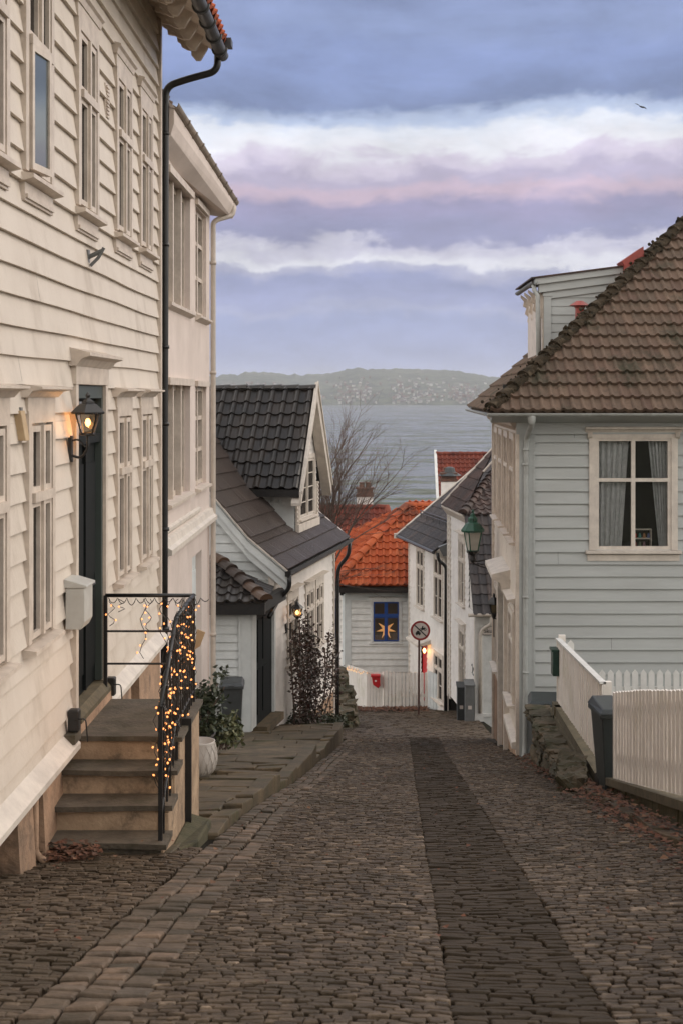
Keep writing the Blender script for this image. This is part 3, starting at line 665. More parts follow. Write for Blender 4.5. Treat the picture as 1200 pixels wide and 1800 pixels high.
mb = MB(); FL.ext(mb, [(-.1, -2.62), (.05, -2.64), (.10, -2.70), (.10, -2.74), (-.1, -2.74)], 11.88, 13.28); part('threshold', mb, M['timber'], h1)
mb = MB(); FL.box(mb, 11.82, 13.30, -.06, .10, -2.90, -2.742); part('threshold_riser', mb, M['plaster'], h1)
# eaves
mb = MB(); FL.ext(mb, [(-.1, 4.52), (.66, 4.12), (.70, 4.14), (.70, 4.24), (-.1, 4.62)], 2, 17.0); part('soffit', mb, M['cream_trim'], h1)
prof = [(283, 40), (287, 48), (296, 54), (297, 62), (312, 65), (314, 75), (319, 78), (321, 84), (330, 89), (338, 91), (338, 99), (346, 108), (354, 108), (360, 98), (366, 88), (372, 62), (330, 20), (284, 15)]
pw = [(XA(px, 17)-XL, ZA(py, 17)) for px, py in prof]
for k in range(14):
    mb = MB(); FL.ext(mb, pw, 16.93-k*.5, 16.99-k*.5); part('rafter_tail', mb, M['cream_trim'], h1)
mb = MB(); gx, gz = .74, 4.09
prf = [(gx+.075*math.cos(a), gz+.075*math.sin(a)) for a in [math.pi+math.pi*i/10 for i in range(11)]]+[(gx+.066*math.cos(a), gz+.066*math.sin(a)+.002) for a in [2*math.pi-math.pi*i/10 for i in range(11)]]
FL.ext(mb, prf, 2, 17.06); FL.ext(mb, [(gx+.075*math.cos(a), gz+.075*math.sin(a)) for a in [math.pi+math.pi*i/10 for i in range(11)]], 17.06, 17.075)
for k in range(16):
    mb.tube([FL.p(16.75-k*.62, gx+.085*math.cos(a), gz+.085*math.sin(a)) for a in [math.pi*.95+math.pi*1.1*i/10 for i in range(11)]], .012, 6)
gt = part('gutter', mb, M['gutter'], h1, smooth=False)
mb = MB(); mb.tube(bezier([P(383, 88, 17), P(383, 125, 17), P(330, 139, 17), P(292, 152, 17), P(291.5, 190, 17), P(290, 700, 17), P(289, 1270, 17)]), .043, 12)
for py in (235, 430, 610, 745, 930, 1105): mb.tube([P(290.6, py-3, 17), P(290.6, py+3, 17)], .052, 12)
part('downpipe', mb, M['black'], gt, smooth=True)
mb = tiles(FL.p(2, .78, 4.20), (0, 1, 0), (-math.cos(R(33)), 0, math.sin(R(33))), 15.1, 3.2, .22, .34, 'pan', .05, .03); part('roof', mb, M['tile_orange'], h1)
mb = MB(); FL.box(mb, 16.9, 17.12, .6, .86, 4.17, 4.26); part('verge_cap', mb, M['black'], h1)
# fixings on the wall
mb = MB(); c = V((XL+.06, 12.56, 1.22))
mb.tube([c-V((.05, 0, 0)), c+V((.08, 0, .06))], .02, 8); mb.tube([c+V((-.02, 0, -.07)), c+V((.05, 0, .0)), c+V((.10, 0, .09))], .016, 8); mb.box(c.x-.06, c.x-.03, c.y-.035, c.y+.035, c.z-.06, c.z+.07)
part('flagpole_holder', mb, M['cabinet'], h1)

# ------------------------------------------------------------------ wall things by the door
def lantern_cage(mb, c, r0, r1, h, n=4, th=.008, rot=math.pi/4):
    """square glass cage narrow at the foot"""
    for k in range(n):
        a = rot+2*math.pi*k/n; b = rot+2*math.pi*(k+1)/n
        p0, p1 = V(c)+V((r0*math.cos(a), r0*math.sin(a), 0)), V(c)+V((r1*math.cos(a), r1*math.sin(a), h)); q0, q1 = V(c)+V((r0*math.cos(b), r0*math.sin(b), 0)), V(c)+V((r1*math.cos(b), r1*math.sin(b), h))
        mb.tube([p0, p1], th, 5); mb.tube([p0, q0], th, 5); mb.tube([p1, q1], th, 5)
def lantern_panes(mb, c, r0, r1, h, n=4, rot=math.pi/4):
    for k in range(n):
        a = rot+2*math.pi*k/n; b = rot+2*math.pi*(k+1)/n; f = .97
        mb.face([V(c)+V((f*r0*math.cos(a), f*r0*math.sin(a), 0)), V(c)+V((f*r0*math.cos(b), f*r0*math.sin(b), 0)), V(c)+V((f*r1*math.cos(b), f*r1*math.sin(b), h)), V(c)+V((f*r1*math.cos(a), f*r1*math.sin(a), h))])
def lamp_light(parent, loc, e, c=(1, .52, .2), r=.03):
    l = bpy.data.lights.new('lamp_light', 'POINT'); l.energy = e; l.color = c; l.shadow_soft_size = r
    o = bpy.data.objects.new('lamp_light', l); C.objects.link(o); o.parent = parent; o.location = V(loc)-WL[parent.name]; return o
YL = 11.75; c = V((XA(155, YL), YL, ZA(762, YL)))
ln = root('wall_lantern', 'lit black lantern on a scroll bracket beside the black door', 'lantern', (XL, YL, -.55), 'wall lanterns')
mb = MB(); mb.box(XL+.02, XL+.05, YL-.03, YL+.03, ZA(812, YL), ZA(766, YL)); mb.tube(bezier([V((XL+.04, YL, ZA(800, YL))), V((XL+.12, YL, ZA(806, YL))), V((c.x, YL, ZA(790, YL))), V((c.x, YL, c.z))]), .011, 8)
mb.tube(bezier([V((XL+.04, YL, ZA(775, YL))), V((XL+.1, YL, ZA(772, YL))), V((c.x-.02, YL, ZA(785, YL)))]), .008, 6); part('bracket', mb, M['black'], ln)
mb = MB(); lantern_cage(mb, c, .062, .118, .165); mb.lathe([(.05, -.02), (.07, -.012), (.07, 0)], c, 4); part('lantern_frame', mb, M['black'], ln)
mb = MB(); top = c+V((0, 0, .165)); mb.lathe([(.135, -.004), (.14, .01), (.075, .075), (.05, .085), (.05, .10), (.03, .115), (.012, .13), (.022, .15), (.004, .175)], top, 4)
part('lantern_roof', mb, M['black'], ln); mb = MB(); lantern_panes(mb, c, .062, .118, .165); part('pane', mb, M['lampglass'], ln)
mb = MB(); mb.lathe([(.004, -.035), (.018, -.02), (.024, 0), (.018, .022), (.008, .034)], c+V((0, 0, .09)), 8); part('bulb', mb, M['bulb_big'], ln, smooth=True); lamp_light(ln, c+V((0, 0, .09)), 8)

YM = 11.55
mb = MB(); x0, x1 = XL+.035, XA(149, YM); z0, z1 = ZA(1107, YM), ZA(1034, YM)
mx_ = root('mailbox', 'white enamel mailbox hung on cream boards left of the black door', 'mailbox', (XL, YM, z0), 'mailboxes')
mb.prism([(x0, YM, z0), (x1-.03, YM, z0), (x1, YM, z0+.06), (x1, YM, z1), (x0, YM, z1)], (0, .34, 0)); bev(part('box', mb, M['mailgrey'], mx_), .006)
mb = MB(); mb.prism([(x0-.01, YM-.015, z1+.002), (x1+.02, YM-.015, z1+.002), (x1+.02, YM-.015, z1+.02), (x0-.01, YM-.015, z1+.075)], (0, .37, 0)); bev(part('lid', mb, M['mailgrey'], mx_), .005)

YW = 10.0
wb = root('wall_downlight', 'pale wooden wedge shaped lamp at top of lower window', 'wall lamp', (XL, YW, ZA(775, YW)))
mb = MB(); mb.hexa([P(22, 775, YW), P(46, 775, YW), P(46, 775, YW)+V((0, .12, 0)), P(22, 775, YW)+V((0, .12, 0)), P(24, 722, YW), P(37, 722, YW), P(37, 722, YW)+V((0, .12, 0)), P(24, 722, YW)+V((0, .12, 0))])
bev(part('wedge_body', mb, M['wood'], wb), .004); mb = MB(); mb.box(XL+.02, XL+.045, YW+.03, YW+.09, ZA(768, YW), ZA(716, YW)); part('back_plate', mb, M['cabinet'], wb)

# ------------------------------------------------------------------ stone steps, railing, light strings
XS = -1.545
st = root('stone_steps', 'worn stone steps with plastered risers up to the black door', 'steps', (-2.0, 11.0, -3.6))
levels = [(11.78, 13.24, -2.82), (11.47, 11.82, -3.02), (11.16, 11.52, -3.22), (10.86, 11.20, -3.42)]
for i, (y0, y1, z) in enumerate(levels):
    mb = MB(); n = 7
    for k in range(n):                                    # a slightly worn, uneven slab
        xa, xb = XL+.0+(XS-XL)*k/n, XL+(XS-XL)*(k+1)/n
        e = lambda x: .018*math.sin((x-XL)*5+i*2)+.012*noise.noise(V((x*6, i*3., 0)))
        zt = lambda x: z+.008*noise.noise(V((x*3, i, 4)))
        mb.hexa([(xa, y0+e(xa), z-.042), (xb, y0+e(xb), z-.042), (xb, y1, z-.04), (xa, y1, z-.04), (xa, y0+e(xa)-.006, zt(xa)), (xb, y0+e(xb)-.006, zt(xb)), (xb, y1, z), (xa, y1, z)])
    bm_o = part('tread' if i else 'landing', mb, M['stone'], st)
    mb = MB(); zb = z-.20 if i < 3 else z-.3
    mb.box(XL+.0, XS-.05, y0+.05, y1 if i else 13.18, zb-.12, z-.041)
    if i < 3: part('riser', mb, M['riser'], st)
    else: part('riser', mb, M['stone'], st)
mb = MB()                                                 # side wall of the steps
poly = [(10.92, -3.75), (13.2, -4.1), (13.2, -2.885), (11.86, -2.885), (11.86, -3.085), (11.55, -3.085), (11.55, -3.285), (11.2, -3.285), (11.2, -3.49), (10.92, -3.49)]
mb.prism([(XS-.12, y, z) for y, z in poly], (.09, 0, 0)); bev(part('side_wall', mb, M['riser'], st), .012)
mb = MB(); mb.hexa([(XS-.03, 11.0, -3.8), (XS+.17, 11.5, -3.9), (XS+.17, 12.5, -4.0), (XS-.03, 12.5, -4.0), (XS-.03, 11.0, -3.57), (XS+.16, 11.55, -3.60), (XS+.16, 12.5, -3.72), (XS-.03, 12.5, -3.66)]); bev(part('foot_block', mb, M['moss'], st), .02)
rl = root('iron_railing', 'black iron railing round the landing of the stone steps', 'railing', (XS, 11.9, -2.82))
pf, pm, pb = V((-1.605, 10.95, 0)), V((-1.60, 11.80, 0)), V((-1.62, 13.12, 0))
zt_b, zt_m, zt_f = -1.84, -1.84, -2.40
mb = MB(); tb = lambda a, b, r=.014: mb.tube([a, b], r, 8)
tb(V((XL+.07, 13.12, zt_b)), V((pb.x, 13.12, zt_b)), .018); tb(V((pb.x, 13.12, zt_b)), V((pm.x, pm.y, zt_m)), .018); tb(V((pm.x, pm.y, zt_m)), V((pf.x, pf.y, zt_f)), .018)
part('handrail', mb, M['black'], rl, smooth=True)
mb = MB()
for z in (-2.17, -2.47): tb(V((XL+.07, 13.12, z)), V((pb.x, 13.12, z)), .010)
tb(V((pb.x, 13.12, -2.72)), V((pm.x, pm.y, -2.72)), .010); tb(V((pm.x, pm.y, -2.68)), V((pf.x, pf.y, -3.25)), .010); tb(V((pb.x, 13.12, -2.0)), V((pm.x, pm.y, -2.0)), .010)
part('rail', mb, M['black'], rl)
for (p, z0, z1) in ((V((XL+.07, 13.12, 0)), -2.82, zt_b), (pb, -2.85, zt_b), (pm, -3.05, zt_m), (pf, -3.62, zt_f)):
    mb = MB(); mb.box(p.x-.016, p.x+.016, p.y-.016, p.y+.016, z0, z1); part('post', mb, M['black'], rl)
for k in range(1, 8):
    p = pb.lerp(pm, k/8); mb = MB(); mb.box(p.x-.008, p.x+.008, p.y-.008, p.y+.008, -2.84, zt_b); part('baluster', mb, M['black'], rl)
for k in range(1, 5):
    p = pm.lerp(pf, k/5); mb = MB(); mb.box(p.x-.008, p.x+.008, p.y-.008, p.y+.008, -2.82-.16*k-.1, zt_m+(zt_f-zt_m)*k/5); part('baluster', mb, M['black'], rl)
mb = MB(); mb.box(XA(320, 12.2), XA(337, 12.2), 12.18, 12.22, ZA(1445, 12.2), ZA(1262, 12.2)); part('support_plate', mb, M['black'], rl)
BULB = MB(); BULB.lathe([(.001, -.010), (.0065, -.006), (.008, 0), (.0065, .006), (.001, .010)], (0, 0, 0), 8); bulb_me = BULB.mesh('bulb', (0, 0, 0), True); bulb_me.materials.append(M['bulb'])
def bulbs(parent, pts):
    for p in pts:
        o = bpy.data.objects.new('bulb', bulb_me); C.objects.link(o); o.parent = parent; o.location = V(p)-WL[parent.name]; o.rotation_euler = (random.uniform(-1, 1), random.uniform(-1, 1), 0); WL[o.name] = V(p)
r2 = random.Random(11)
sl = root('string_lights', 'warm fairy lights hanging in loops below back rail of the landing', 'string lights', (-2.1, 13.12, -1.85), 'fairy lights on the railing')
mb = MB(); bp = []
xs = [XL+.1+k*.085 for k in range(11)]
path = []
for k, x in enumerate(xs):
    sg_ = .03+.04*r2.random(); path += [V((x+.085*q/8, 13.105, -1.86-sg_*4*(q/8)*(1-q/8))) for q in range(8)]
mb.tube(path, .004, 5)
for x, ln_, nb in ((XL+.13, .25, 3), (XL+.22, .12, 1), (XL+.42, .55, 7), (XL+.47, .30, 3), (XL+.60, .40, 5), (XL+.66, .62, 6), (XL+.74, .25, 3), (XL+.80, .65, 5)):
    pts = [V((x+.03*math.sin(i*1.4+x*9), 13.10+.02*math.sin(i*2.1), -1.87-ln_*i/9)) for i in range(10)]; mb.tube(pts, .0035, 5)
    for q in range(nb): i = 1+int(8*(q+.6)/nb); p = pts[min(9, i)]; bp.append(p+V((r2.uniform(-.02, .02), -.015, 0)))
part('wire', mb, M['black'], sl); bulbs(sl, bp)
for lb, ks, nq in (('dense warm fairy lights hanging from the level side rail of the landing', range(0, 6), 3), ('warm fairy lights trailing down the sloping handrail to lowest step', range(6, 13), 3)):
    sl = root('string_lights', lb, 'string lights', (-1.6, 12.4 if ks[0] == 0 else 11.3, -2.2), 'fairy lights on the railing'); mb = MB(); bp = []
    for k in ks:
        f = k/5 if k < 6 else (k-5.5)/7; p = pb.lerp(pm, f) if k < 6 else pm.lerp(pf, f); zt = zt_b if k < 6 else zt_m+(zt_f-zt_m)*f
        for q in range(nq):
            L = r2.uniform(.35, .9) if k < 6 else r2.uniform(.65, 1.0); x0 = p.x+r2.uniform(-.035, .035); y0 = p.y+r2.uniform(-.1, .1)
            pts = [V((x0+.028*math.sin(i*1.7+k+q*2), y0+.03*math.cos(i*1.3+k), zt-.01-L*i/11)) for i in range(12)]; mb.tube(pts, .0035, 5)
            for i in range(1, 12, 2):
                if r2.random() < .75: bp.append(pts[i]+V((r2.uniform(-.022, .022), r2.uniform(-.03, .0), r2.uniform(-.03, .03))))
    pa_, pz_ = (pb, pm) if ks[0] == 0 else (pm, pf); za_, zz_ = (zt_b, zt_m) if ks[0] == 0 else (zt_m, zt_f)
    mb.tube([V((pa_.lerp(pz_, i/30).x+.025*math.cos(i*1.1), pa_.lerp(pz_, i/30).y, za_+(zz_-za_)*i/30+.025*math.sin(i*1.1))) for i in range(31)], .0035, 5)
    part('wire', mb, M['black'], sl); bulbs(sl, bp[:100]); lamp_light(sl, V((-1.9, 11.2 if ks[0] else 12.6, -2.6 if ks[0] else -2.3)), 2.2, (1, .5, .2), .2)
tg = MB(); a = P(345, 1108, 12.9); tg.prism([P(347, 1106, 12.9), P(361, 1112, 12.9), P(352, 1136, 12.9), P(341, 1143, 12.9)], (0, .03, 0)); single('wooden_tag', tg, M['wood'], 'small brown wooden tag hanging outside the lit stair railing', 'tag', P(350, 1125, 12.9))
for i, (px, py, yy, hh, lb) in enumerate(((126, 1285, 11.66, .18, 'small black cable box at near foot of the black door frame'), (176, 1222, 13.3, .17, 'small black cable box at far foot of the black door frame'))):
    rt = root('cable_box', lb, 'cable box', (XL+.07, yy, ZA(py, yy)), 'cable boxes by the door')
    mb = MB(); z = ZA(py, yy); mb.box(XL+.04, XL+.13, yy-.05, yy+.05, z, z+hh); bev(part('housing', mb, M['black'], rt), .012); mb = MB(); mb.tube(bezier([V((XL+.1, yy-.05, z+.1)), V((XL+.19, yy-.06, z+.12)), V((XL+.2, yy-.03, z-.08))]), .006, 6); part('cable', mb, M['black'], rt)
    if i == 0: mb = MB(); mb.box(XL+.03, XL+.12, yy-.14, yy+.1, z-.08, z-.003); part('ledge', mb, M['stone'], rt)

# ------------------------------------------------------------------ second house on the left
h2 = root('rendered_house', 'pale pink rendered house with wide eaves behind the black downpipe', 'house', (XL, 22.7, -5.8))
UE = 22.32
mb = MB(); ops2 = [(17.55, 19.88, 1.18, 2.78), (20.50, 21.85, 1.18, 2.74), (17.55, 19.88, -1.33, .14), (20.50, 21.85, -1.33, .14)]
def flat_wall(fr, mb, u0, u1, z0, z1, ops, o=0, deep=.16):
    us = sorted({u0, u1, *[q for p in ops for q in p[:2]]}); zs = sorted({z0, z1, *[q for p in ops for q in p[2:]]})
    for a, b in zip(us[:-1], us[1:]):
        for c_, d in zip(zs[:-1], zs[1:]):
            if not any(p[0] <= a and b <= p[1] and p[2] <= c_ and d <= p[3] for p in ops): fr.quad(mb, a, b, o, c_, d)
    for (a, b, c_, d) in ops:
        mb.face([fr.p(a, o, c_), fr.p(a, o-deep, c_), fr.p(a, o-deep, d), fr.p(a, o, d)]); mb.face([fr.p(b, o, c_), fr.p(b, o-deep, c_), fr.p(b, o-deep, d), fr.p(b, o, d)])
        mb.face([fr.p(a, o, c_), fr.p(b, o, c_), fr.p(b, o-deep, c_), fr.p(a, o-deep, c_)]); mb.face([fr.p(a, o, d), fr.p(b, o, d), fr.p(b, o-deep, d), fr.p(a, o-deep, d)])
flat_wall(FL, mb, 17.2, UE, -1.92, 3.1, ops2); flat_wall(FL, mb, 17.2, UE, -6.5, -1.92, [(18.9, 19.62, -6.2, -2.75), (20.35, 21.5, -6.2, -2.32)], o=-.03)
mb.face([FL.p(UE, 0, -6.5), FL.p(UE, -5, -6.5), FL.p(UE, -5, 3.1), FL.p(UE, 0, 3.1)])
part('wall', mb, M['stucco'], h2)
mb = MB(); FL.box(mb, 17.2, UE-.02, -6, -.3, -6.5, 3.2); part('inner_light_block', mb, M['room'], h2)
mb = MB(); FL.ext(mb, [(0, -1.74), (.05, -1.76), (.07, -1.84), (.12, -1.87), (.12, -1.93), (-.03, -1.98)], 17.2, UE+.02); FL.ext(mb, [(0, -1.62), (.035, -1.64), (.035, -1.68), (0, -1.72)], 17.2, 20.9); part('cornice_band', mb, M['white_trim'], h2)
for zi, (z0, z1) in enumerate(((1.18, 2.76), (-1.33, .14))):
    c_ = MB(); s_ = MB(); g_ = MB()
    for (a, b, n) in ((17.55, 19.88, 3), ):
        FL.box(c_, a-.06, b+.06, 0, .06, z1, z1+.09); k_ = MB(); FL.ext(k_, [(0, z0), (.08, z0-.02), (.08, z0-.06), (0, z0-.1)], a-.06, b+.06)
        w_ = part('window', c_, M['cream_trim'], h2); part('sill', k_, M['cream_trim'], w_)
        for k in range(n+1): u = a+(b-a)*k/n; FL.box(s_, u-.045, u+.045, -.16, -.02 if 0 < k < n else -.08, z0, z1)
        FL.box(s_, a, b, -.16, -.09, z0, z0+.07); FL.box(s_, a, b, -.16, -.09, z1-.07, z1); part('frame', s_, M['cream_trim'], w_)
        FL.quad(g_, a, b, -.14, z0, z1); part('pane', g_, M['pane_grey'], w_)
    c_ = MB(); s_ = MB(); g_ = MB(); a, b = 20.50, 21.85
    FL.box(c_, a-.06, b+.06, 0, .05, z1, z1+.08); k_ = MB(); FL.ext(k_, [(0, z0), (.09, z0-.02), (.09, z0-.05), (0, z0-.1)], a-.06, b+.06); w_ = part('window', c_, M['cream_trim'], h2); part('sill', k_, M['cream_trim'], w_)
    for u in (a+.03, (a+b)/2, b-.03): FL.box(s_, u-.045, u+.045, -.15, -.05, z0, z1)
    for z in (z0+.04, z0+(z1-z0)*.36, z0+(z1-z0)*.68, z1-.04): FL.box(s_, a, b, -.15, -.06, z-.03, z+.03)
    part('frame', s_, M['cream_trim'], w_); FL.quad(g_, a, b, -.13, z0, z1); part('pane', g_, M['pane'], w_)
for (a, b, zt) in ((18.9, 19.62, -2.75), (20.35, 21.5, -2.32)):
    mb = MB(); FL.box(mb, a, b, -.25, -.12, -6.2, zt)
    for z in (-4.9, -3.6): FL.box(mb, a+.12, b-.12, -.12, -.10, z, z+1.0)
    part('door', mb, M['pale'], h2)
def loft(mb, A, B): n = len(A); mb.raw(list(A)+list(B), [tuple(range(n))[::-1], tuple(range(n, 2*n))]+[(k, (k+1) % n, n+(k+1) % n, n+k) for k in range(n)])
def along(u, near, far, a=17.0, b=22.95): t = (u-a)/(b-a); return near+(far-near)*t
mb = MB(); loft(mb, [FL.p(17.0, o, z) for o, z in ((-.1, 2.92), (.13, 3.12), (.17, 3.26), (.17, 3.46), (-.1, 3.72))], [FL.p(22.95, o, z) for o, z in ((-.1, 2.92), (.30, 2.86), (.36, 3.0), (.36, 3.14), (-.1, 3.45))]); part('soffit', mb, M['stucco'], h2)
mb = MB(); gq = lambda u: (along(u, .16, .335), along(u, 3.50, 3.13))
for u0_, u1_ in ((17.0, 19.0), (19.0, 21.0), (21.0, 22.95)):
    loft(mb, *[[FL.p(u, gq(u)[0]+.07*math.cos(a), gq(u)[1]+.07*math.sin(a)) for a in [math.pi+math.pi*k/8 for k in range(9)]]+[FL.p(u, gq(u)[0]+.06*math.cos(a), gq(u)[1]+.06*math.sin(a)) for a in [2*math.pi-math.pi*k/8 for k in range(9)]] for u in (u0_, u1_)])
for k in range(9): u = 22.6-k*.6; mb.tube([FL.p(u, gq(u)[0]+.078*math.cos(a), gq(u)[1]+.078*math.sin(a)) for a in [math.pi+math.pi*q/8 for q in range(9)]], .012, 5)
g2 = part('gutter', mb, mat('weathered_tan_gutter', (.30, .235, .18), .7, (.17, .135, .105), 6, 7, .3, 30), h2)
mb = MB(); mb.tube(bezier([P(410, 362, 22.6), P(410, 378, 22.6), P(382, 386, 22.4), P(375, 392, 22.36), P(375, 430, 22.36), P(375, 1195, 22.36), P(372, 1215, 22.3)]), .042, 10)
for py in (462, 655, 1115): mb.tube([P(375, py-3, 22.36), P(375, py+3, 22.36)], .052, 10)
part('downpipe', mb, M['creampipe'], g2, smooth=True)
ga = (FL.p(22.95, .20, 3.22)-FL.p(17.0, .03, 3.59)); mb = tiles(FL.p(17.0, .03, 3.59), ga, (-math.cos(R(35)), 0, math.sin(R(35))), 5.95, 2.6, .22, .34, 'pan', .05, .03); part('roof', mb, M['tile_old'], h2)

# ------------------------------------------------------------------ gabled house with the tiled dormer
d3 = V((.1736, .985, 0)).normalized(); n3 = V((d3.y, -d3.x, 0)); E0 = V((-1.723, 29.5, 0)); w0 = E0-n3*.35
F3 = Fr((w0.x, w0.y), (d3.x, d3.y), (n3.x, n3.y))
h3 = root('gabled_house', 'pale clapboard house with brown ribbed roof and black tiled dormer', 'house', F3.p(6.5, 0, -8.5))
UG = .28
def roofz(r):           # bell-cast roof: height above the eave at run r
    return -3.62+(.80*r if r < .8 else .64+1.13*(r-.8))
G3 = Fr(tuple(F3.p(UG, 0, 0).xy), tuple((-n3).xy), tuple((-d3).xy))        # gable wall facing the camera, u inward
mb = MB()
def rinv(z): 
    h = z+3.62; return h/.8 if h < .64 else .8+(h-.64)/1.13
clap(G3, mb, 0, 6.0, -6.9, -.3, (), pitch=.19, lap=.032, ulim=lambda z: (max(0, rinv(max(z, -3.62))-.35+.0), 6.0 if z < -3 else 6.3-rinv(max(z, -3.62))+.35))
part('gable_wall', mb, M['pale'], h3)  # greyer than the street wall: the gable's shade is put into its colour
mb = MB()                                        # bargeboard in two tiers following the curve
for (dz, th, o0, o1) in ((.0, .26, .22, .27), (-.24, .20, .12, .215)):
    rs = [-.02, .2, .4, .6, .8, 1.0, 1.4, 2.0, 2.7, 3.4]
    for a, b in zip(rs[:-1], rs[1:]):
        pts = [G3.p(a-.35, o0, roofz(a)+dz-th), G3.p(b-.35, o0, roofz(b)+dz-th), G3.p(b-.35, o0, roofz(b)+dz), G3.p(a-.35, o0, roofz(a)+dz)]
        mb.prism(pts, (-d3)*(o1-o0))
part('bargeboard', mb, M['pale'], h3)
mb = MB()
for a, b in zip(rs[:-1], rs[1:]): mb.prism([G3.p(a-.35, .2, roofz(a)), G3.p(b-.35, .2, roofz(b)), G3.p(b-.35, .2, roofz(b)+.035), G3.p(a-.35, .2, roofz(a)+.035)], (-d3)*.1)
part('verge_trim', mb, M['white_trim'], h3)
OP3 = [(1.55, 2.45, -5.85, -4.5), (3.35, 4.15, -5.95, -4.55), (4.45, 5.2, -5.95, -4.55)]
mb = MB(); clap(F3, mb, UG, 6.55, -7.4, -3.55, OP3, pitch=.19, lap=.03); part('wall', mb, M['white'], h3)
for o in OP3: window(h3, F3, *o, M['white_trim'], cas=.09, hood=.2, bars=1, depth=-.01)
mb = MB(); F3.box(mb, 6.5, 6.64, -.1, .05, -8.3, -3.6); F3.box(mb, UG-.05, UG+.08, -.05, .045, -6.9, -3.6); part('corner_board', mb, M['white_trim'], h3)
mb = MB(); F3.ext(mb, [(-.05, -3.66), (.33, -3.66), (.33, -3.76), (.1, -3.80), (.06, -3.98), (-.05, -4.02)], .1, 6.7); F3.ext(mb, [(0, -7.3), (.08, -7.36), (.08, -7.42), (0, -7.45)], UG, 6.6); part('cornice', mb, M['white_trim'], h3)
mb = MB()
for i in range(14):
    u0, u1 = UG+.45*i, UG+.45*(i+1); e0, e1 = .04*noise.noise(V((u0*2, 3, 0))), .04*noise.noise(V((u1*2, 3, 0)))
    F3.box(mb, u0, u1, -.3, .02+e0, -9.2, -7.4)
part('foundation', mb, M['plaster'], h3)
mb = MB(); F3.box(mb, .5, 6.5, -6, -.25, -9, -3.9); part('inner_light_block', mb, M['room'], h3)
# main roof, two pitches
bU = lambda s: (-n3*math.cos(math.atan(s))+V((0, 0, math.sin(math.atan(s)))))
lowL = .8/math.cos(math.atan(.8)); upL = 2.65/math.cos(math.atan(1.13))
r1 = tiles(F3.p(-.02, .36, -3.63), d3, bU(.8), 6.85, lowL+.03, .36, .41, 'rib', .036, .034)
r2_ = tiles(F3.p(-.02, -.45, -2.98), d3, bU(1.13), 6.85, upL, .36, .41, 'rib', .036, .034)
r1.raw(r2_.v, r2_.f); r1.t = r1.t[:len(r1.t)-len(r2_.f)]+r2_.t
part('roof', r1, M['tile_brown'], h3)
mb = MB(); zr_ = roofz(3.42); mb.face([F3.p(0, .35-3.42, zr_), F3.p(6.8, .35-3.42, zr_), F3.p(6.8, -6.5, -3.6), F3.p(0, -6.5, -3.6)]); part('rear_roof', mb, M['tile_brown'], h3)
mb = MB()                                         # white verge trim at the far gable
for a, b in zip(rs[:-1], rs[1:]): mb.prism([F3.p(6.80, .35-a, roofz(a)-.12), F3.p(6.80, .35-b, roofz(b)-.12), F3.p(6.80, .35-b, roofz(b)+.06), F3.p(6.80, .35-a, roofz(a)+.06)], d3*.08)
part('verge_trim', mb, M['white_trim'], h3)
mb = MB(); F3.ext(mb, [(.34+.0, -3.64), (.46, -3.62), (.47, -3.70), (.41, -3.76), (.34, -3.74)], -.05, 6.86); g3 = part('gutter', mb, M['black'], h3)
mb = MB(); mb.tube(bezier([F3.p(6.75, .40, -3.7), F3.p(6.75, .38, -4.05), F3.p(6.68, .12, -4.35), F3.p(6.68, .10, -4.7), F3.p(6.68, .10, -8.45)]), .05, 10); part('downpipe', mb, M['black'], g3, smooth=True)
mb = MB(); mb.tube(bezier([F3.p(.0, .42, -3.72), F3.p(.02, .42, -4.0), F3.p(.02, .2, -4.2), F3.p(-.25, .16, -4.36), F3.p(-.6, .14, -4.5)]), .045, 10); part('downpipe', mb, M['black'], g3, smooth=True)
# dormer
UM, HWD, ZR = 4.43, 1.68, .20
sl_ = 2.33/1.68; L_ = math.hypot(2.33, 1.68)
mb = tiles(F3.p(UM-HWD, -.02, ZR-2.33), -n3, (d3*1.68+V((0, 0, 2.33))).normalized(), 4.2, L_, .30, .345, 'pan', .085, .045)
dt = MB(); dt = mb; dr3 = part('dormer_roof', dt, M['tile_black'], h3)
mb = tiles(F3.p(UM+HWD, -.02, ZR-2.33), -n3, (-d3*1.68+V((0, 0, 2.33))).normalized(), 4.2, L_, .30, .345, 'pan', .085, .045); part('dormer_roof', mb, M['tile_black'], h3)
mb = MB(); caps(mb, F3.p(UM, .02, ZR), F3.p(UM, -4.2, ZR), .10, .42, tilt=.01); part('ridge', mb, M['tile_black'], dr3)
mb = MB()                                         # dormer walls
ow = -.22; ul, ur = 3.28, 5.58
WD = (UM-.78, UM+.78, -2.86, -1.50)
clap(F3, mb, ul, ur, -3.3, ZR-.1, [(WD[0], WD[1], WD[2], WD[3])], pitch=.155, lap=.02, ulim=lambda z: (UM-min(1.15, (ZR-z)/sl_), UM+min(1.15, (ZR-z)/sl_)))
# shift outward plane: boards are built on F3 at o=0, so move them to the dormer front
mb.v = [tuple(V(p)+n3*ow) for p in mb.v]
part('dormer_front', mb, M['white'], h3)
GD = Fr(tuple(F3.p(ul, ow, 0).xy), tuple((-n3).xy), tuple((-d3).xy))
mb = MB(); clap(GD, mb, 0.05, 2.2, -3.3, -2.2, (), pitch=.155, lap=.02); GD.box(mb, 0, .28, .0, .045, -3.3, -2.2); GD.box(mb, .28, 2.2, .0, .05, -2.42, -2.2)
for k in range(11): GD.box(mb, .3+k*.085, .345+k*.085, .05, .075, -2.46, -2.40)
part('dormer_cheek', mb, M['pale'], h3)
mb = MB(); GD2 = Fr(tuple(F3.p(ur, ow, 0).xy), tuple((-n3).xy), tuple(d3.xy)); clap(GD2, mb, 0.0, 2.2, -3.3, -2.2, (), pitch=.155, lap=.02); part('dormer_cheek', mb, M['pale'], h3)
